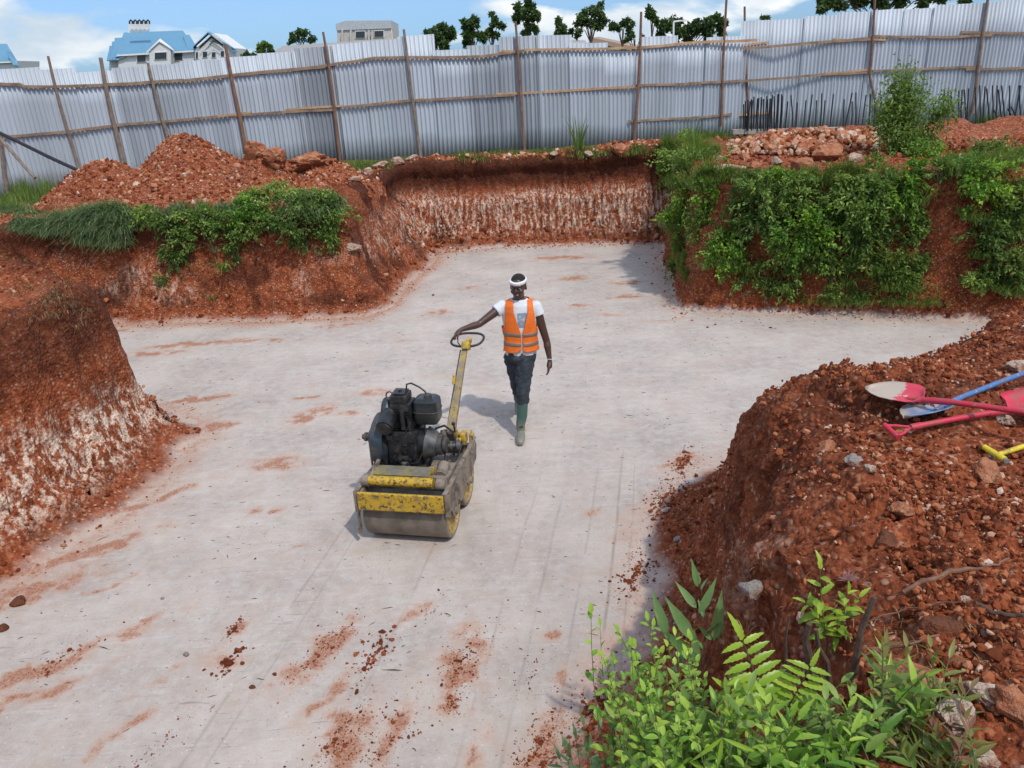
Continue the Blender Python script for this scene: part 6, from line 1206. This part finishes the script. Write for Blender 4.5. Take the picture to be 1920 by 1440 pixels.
MB().tube(loop, .0115, 10, closed=True).build('loop_grip', M_LOOP, hd, True)
MB().tube([hc+Vector((-.10, .02, .0)), hc+Vector((-.08, -.06, -.01)), h1+Vector((-.03, 0, 0))], .006, 6).build('trigger', M_LOOP, hd, True)
def RW(p):      # roller -> world
    c, s_ = math.cos(TH), math.sin(TH); return Vector((-.865+p[0]*c-p[1]*s_, 5.52+p[0]*s_+p[1]*c, p[2]))

# ============================================================ WORKER
M_SKIN = simple('dark_skin', (.070, .034, .023), .36, 0, .18, 9); M_HAIR = simple('black_hair', (.012, .010, .010), .9, 0, .3, 60, .6); M_BAND = simple('white_headband', (.66, .64, .62), .9, 0, .08, 40, .3)
def shirtm():
    m = NT('white_tshirt'); x = m.n('ShaderNodeSeparateXYZ'); m.l(m.pos(), x.inputs[0])
    k = m.math('MULTIPLY', m.math('LESS_THAN', m.math('ABSOLUTE', m.math('SUBTRACT', x.outputs[0], .03)), .055), m.math('LESS_THAN', m.math('ABSOLUTE', m.math('SUBTRACT', x.outputs[2], 1.235)), .075))
    k = m.math('MULTIPLY', k, m.math('LESS_THAN', x.outputs[1], -.02)); k = m.math('MULTIPLY', k, m.ramp(m.noise(30, 4), [(.38, .3), (.5, 1.)]))
    col = m.mix(m.ramp(m.noise(7, 4), [(.4, 0.), (.75, .5)]), (.62, .63, .64), (.47, .45, .42)); m.set(Base_Color=m.mix(k, col, (.22, .27, .33)), Roughness=.9); m.bump(m.noise(14, 3, .5), .7, .015); return m.m
M_SHIRT = shirtm(); M_VEST = simple('orange_vest', (.78, .15, .010), .7, 0, .1, 8, .7, bd=.012, dirt=(.50, .12, .03), dirt_amt=.2); M_REFL = simple('grey_reflective_band', (.20, .15, .12), .5, .1, .15, 20)
M_TROU = simple('worn_dark_trousers', (.026, .033, .042), .9, 0, .4, 9, .8, dirt=(.08, .08, .08), dirt_amt=.25, bd=.02)
def bootm():
    m = NT('green_rubber_boot'); x = m.n('ShaderNodeSeparateXYZ'); m.l(m.pos(), x.inputs[0]); k = m.ramp(m.math('ADD', x.outputs[2], m.math('MULTIPLY', m.noise(14, 5), .16)), [(.12, 1.), (.30, 0.)])
    m.set(Base_Color=m.mix(k, (.045, .10, .085), (.22, .21, .16)), Roughness=.5); return m.m
M_BOOT = bootm()
MO = Vector((.11, 7.36, 0)); man = empty('person', MO); tag(man, 'worker in orange vest, white headband and green boots, one hand on the roller handle', 'person')
def mp_(px, py, y): return aty(px, py, MO.y+y)-MO
shR, shL = Vector((-.165, .0, 1.355)), Vector((.165, .0, 1.335))
grip = RW(hc+Vector((-.115, .055, .03)))-MO
elR = shR.lerp(grip, .50)+Vector((-.01, .03, -.045)); wrR = elR.lerp(grip, .84)+Vector((.0, .01, .028))
elL, wrL, hdL = mp_(1025, 640, -.02), mp_(1031, 676, -.08), mp_(1029, 700, -.10)
ftF = Vector((-.045, -.20, 0)); ftR = Vector((-.045, .56, 0))
knF = Vector((-.005, -.13, .475)); knR = Vector((-.045, .08, .45)); hpL, hpR = Vector((.045, .0, .86)), Vector((-.095, .03, .86))
def remesh(o, v, smooth=4):
    m = o.modifiers.new('remesh', 'REMESH'); m.mode = 'VOXEL'; m.voxel_size = v; m.use_smooth_shade = True
    s_ = o.modifiers.new('smooth', 'SMOOTH'); s_.iterations = smooth; s_.factor = .5; return o
def ell(z, rx, ry, cx=0., cy=0., n=28): return [(cx+rx*math.cos(a), cy+ry*math.sin(a), z) for a in [i*2*math.pi/n for i in range(n)]]
TORSO = [(.84, .150, .100), (.92, .143, .100), (1.02, .142, .102), (1.12, .152, .108), (1.22, .163, .110), (1.31, .168, .102), (1.37, .150, .088), (1.405, .105, .072), (1.43, .065, .058)]
HY, HP = math.radians(-16), math.radians(4)      # head turn towards the roller, nod
HC_ = Vector((.0, -.035, 1.555)); HR = Matrix.Rotation(HY, 3, 'Z') @ Matrix.Rotation(HP, 3, 'X')
def hp(x, y, z): return HC_+HR @ Vector((x, y, z))
def hball(mb, c, r, sc):
    mb.ball((0, 0, 0), r, sc); vs = mb.bm.verts[:]; vs = vs[-(12*(12//2+1)+2):] if False else None
b_ = MB(); b_.loft([ell(z, a, c) for z, a, c in TORSO])
def headball(mb, c, r, sc, n=16):
    M_ = Matrix.Translation(hp(*c)) @ HR.to_4x4() @ Matrix.Diagonal((*sc, 1)); bmesh.ops.create_uvsphere(mb.bm, u_segments=n, v_segments=n//2+2, radius=r, matrix=M_)
headball(b_, (0, .012, .025), .1, (.76, .93, .90)); headball(b_, (0, -.022, -.035), .1, (.60, .62, .74)); headball(b_, (0, -.055, -.088), .03, (1.1, .8, .7)); headball(b_, (0, -.094, -.018), .017, (.95, 1.0, 1.25)); headball(b_, (0, -.080, .012), .012, (.8, .9, 2.0))
for s_ in (-1, 1): headball(b_, (s_*.076, .008, -.008), .024, (.35, .75, 1.2)); headball(b_, (s_*.036, -.062, -.028), .028, (1, .7, .9))
headball(b_, (0, -.082, .030), .03, (1.9, .5, .45)); headball(b_, (0, -.086, -.060), .016, (1.6, .7, .55)); headball(b_, (0, -.084, -.071), .013, (1.4, .7, .5))
b_.tube([(0, .01, 1.38), (0, .0, 1.44), hp(0, .012, -.06)], [.062, .055, .052], 14)
for sh, el, wr in ((shR, elR, wrR), (shL, elL, wrL)):
    b_.tube([sh+Vector((0, 0, -.005)), sh.lerp(el, .3), sh.lerp(el, .7), el, el.lerp(wr, .25), el.lerp(wr, .6), wr], [.052, .047, .040, .036, .038, .030, .023], 12); b_.ball(sh, .055)
# right hand wrapped over the loop
hd_ = (grip-wrR).normalized(); palm = wrR.lerp(grip, .75)
b_.tube([wrR, palm, grip+Vector((0, 0, .014))], [.022, .030, .028], 10)
for k in range(4):
    o_ = Vector((.0, .032-.021*k, 0)); p0 = grip+o_+Vector((.0, 0, .022)); q = [p0, p0+hd_*.032+Vector((0, 0, .006)), p0+hd_*.048+Vector((0, 0, -.016)), p0+hd_*.038+Vector((0, 0, -.036)), p0+hd_*.018+Vector((.0, 0, -.040))]
    q = q[:5 if k in (1, 2) else 4]; b_.tube(q, [.0095, .009, .0085, .008, .007][:len(q)], 8)
b_.tube([palm+Vector((0, -.02, -.005)), grip+Vector((.01, -.048, -.006)), grip+Vector((.0, -.045, -.03))], [.012, .0105, .008], 8)
# left hand hanging, relaxed
dn = (hdL-wrL).normalized(); pl2 = wrL+dn*.055
b_.tube([wrL, wrL+dn*.03, pl2+dn*.02], [.022, .030, .029], 10)
for k, l in enumerate((.075, .083, .078, .062)):
    o_ = Vector((-.004+.004*k, -.030+.020*k, 0)); p0 = pl2+o_+dn*.018; b_.tube([p0, p0+dn*l*.4+Vector((-.003, 0, 0)), p0+dn*l*.75+Vector((-.014, 0, 0)), p0+dn*l*.9+Vector((-.026, 0, .002))], [.0098, .0092, .0085, .0072], 8)
b_.tube([wrL+dn*.03+Vector((0, -.022, 0)), pl2+Vector((-.012, -.040, 0)), pl2+dn*.03+Vector((-.02, -.042, 0))], [.013, .011, .008], 8)
for hp_, kn, ft in ((hpL, knF, ftF), (hpR, knR, ftR)): b_.tube([hp_, hp_.lerp(kn, .5), kn, kn.lerp(ft, .4), ft+Vector((0, 0, .12 if ft is ftF else .16))], [.075, .062, .048, .045, .032], 12)
b_.ball((0, 0, .88), .12, (1.1, .8, .8)); remesh(b_.build('body', M_SKIN, man, True), .0062, 3)
for s_ in (-1, 1):
    e = MB(); headball(e, (s_*.031, -.079, .008), .0125, (1, .7, .75), 12); ey = e.build('eye', simple('eye_white', (.16, .14, .12), .3), man, True); e = MB(); headball(e, (s_*.031-.001, -.0872, .006), .0058, (1, .5, 1), 10); e.build('iris', M_HAIR, ey, True)
h = MB(); headball(h, (0, .022, .042), .1, (.79, .90, .84), 20); h = h.build('hair', M_HAIR, man, True); remesh(h, .007, 2)
# headband
rings = []
for zz, ex in ((.046, .0), (.048, .006), (.058, .008), (.070, .007), (.075, .0)):
    rings.append([hp((.077+ex)*math.cos(a), .012+(.096+ex)*math.sin(a), zz+.010*math.sin(a)) for a in [i*2*math.pi/32 for i in range(32)]])
MB().loft(rings).build('headband', M_BAND, man, True)
MB().tube([wrL+dn*-.02+Vector((.026*math.cos(a), .024*math.sin(a), 0)) for a in [i*2*math.pi/16 for i in range(16)]], .0035, 6, closed=True).build('bracelet', M_BAND, man, True)
# shirt
s1 = MB(); s1.loft([ell(.855, .158, .110)]+[ell(z, a+.010, c+.010) for z, a, c in TORSO[1:-1]]+[ell(1.425, .080, .070)])
for sh, el in ((shR, elR), (shL, elL)):
    d = (el-sh).normalized(); s1.tube([sh-d*.03, sh+d*.05, sh+d*.085], [.060, .064, .067], 16); s1.ball(sh, .062)
remesh(s1.build('tshirt', M_SHIRT, man, True), .0075, 3)
# vest shell with open front, arm holes and two bands
def shell(zs, off, keep, name, mat, parent, n=220, thick=.004, wob=.004):
    V, F_ = [], []; zt = [t[0] for t in TORSO]; rx = [t[1] for t in TORSO]; ry = [t[2] for t in TORSO]
    for i, z in enumerate(zs):
        a_, c_ = np.interp(z, zt, rx), np.interp(z, zt, ry); fl_ = .012*max(0, (1.02-z)/.12)
        for j in range(n):
            t = 2*math.pi*j/n; w = wob*(math.sin(3*t+z*9)+.6*math.sin(7*t-z*23)); V.append(((a_+off+fl_+w)*math.cos(t), (c_+off+fl_+w)*math.sin(t), z+.006*math.sin(2*t)))
    for i in range(len(zs)-1):
        for j in range(n):
            q = [i*n+j, i*n+(j+1) % n, (i+1)*n+(j+1) % n, (i+1)*n+j]; c = sum((Vector(V[k]) for k in q), Vector())/4
            if keep(c): F_.append(q)
    o = mesh_np(name, V, np.array(F_), mat, parent, True); m = o.modifiers.new('s', 'SOLIDIFY'); m.thickness = thick; m.offset = 1; return o
def kv(c):
    if c.y < 0 and abs(c.x-.012) < (.008 if c.z < 1.10 else .008+.062*min(1, (c.z-1.10)/.22)): return False
    if c.z < .905+.03*max(0, 1-abs(c.x)/.05) and c.y < 0: return False
    if c.z > 1.15 and abs(c.x) > .152-.10*max(0, c.z-1.19): return False
    return True
vest = shell(list(np.linspace(.885, 1.405, 90))+[1.415, 1.422], .021, kv, 'vest', M_VEST, man)
for z in (.985, 1.085): shell([z-.018, z-.006, z+.006, z+.018], .0262, lambda c: not (c.y < 0 and abs(c.x-.012) < .012), 'reflective_band', M_REFL, vest, thick=.001)
# trousers
t1 = MB(); t1.loft([ell(.90, .150, .105), ell(.86, .153, .112), ell(.80, .150, .115), ell(.77, .14, .11)])
for hp_, kn, ft in ((hpL, knF, ftF), (hpR, knR, ftR)):
    c2 = kn.lerp(ft, .25); t1.tube([hp_+Vector((0, 0, -.02)), hp_.lerp(kn, .35), hp_.lerp(kn, .7), kn, kn+(ft-kn)*.12, kn+(ft-kn)*.22], [.092, .090, .078, .070, .066, .062], 16)
tr = t1.build('trousers', M_TROU, man, True); remesh(tr, .0085, 3)
tx_ = bpy.data.textures.new('folds', 'CLOUDS'); tx_.noise_scale = .06; dm = tr.modifiers.new('folds', 'DISPLACE'); dm.texture = tx_; dm.strength = .034; dm.mid_level = .5
# boots
for nm, kn, ft, lift in (('boot', knF, ftF, 0), ('boot', knR, ftR, .11)):
    top_ = kn.lerp(ft, .20); an = ft+Vector((0, .02, .085+lift)); bo = MB(); bo.tube([top_, kn.lerp(ft, .5), an+Vector((0, 0, .06)), an], [.058, .055, .047, .046], 16)
    toe = ft+Vector((-.012, -.16, .032)); bo.tube([ft+Vector((0, .055, .04+lift)), ft+Vector((0, .0, .045+lift)), ft+Vector((-.004, -.08, .042+lift*.4)), toe, toe+Vector((0, -.03, -.004))], [.038, .044, .045, .038, .022], 14)
    remesh(bo.build(nm, M_BOOT, man, True), .007, 3)
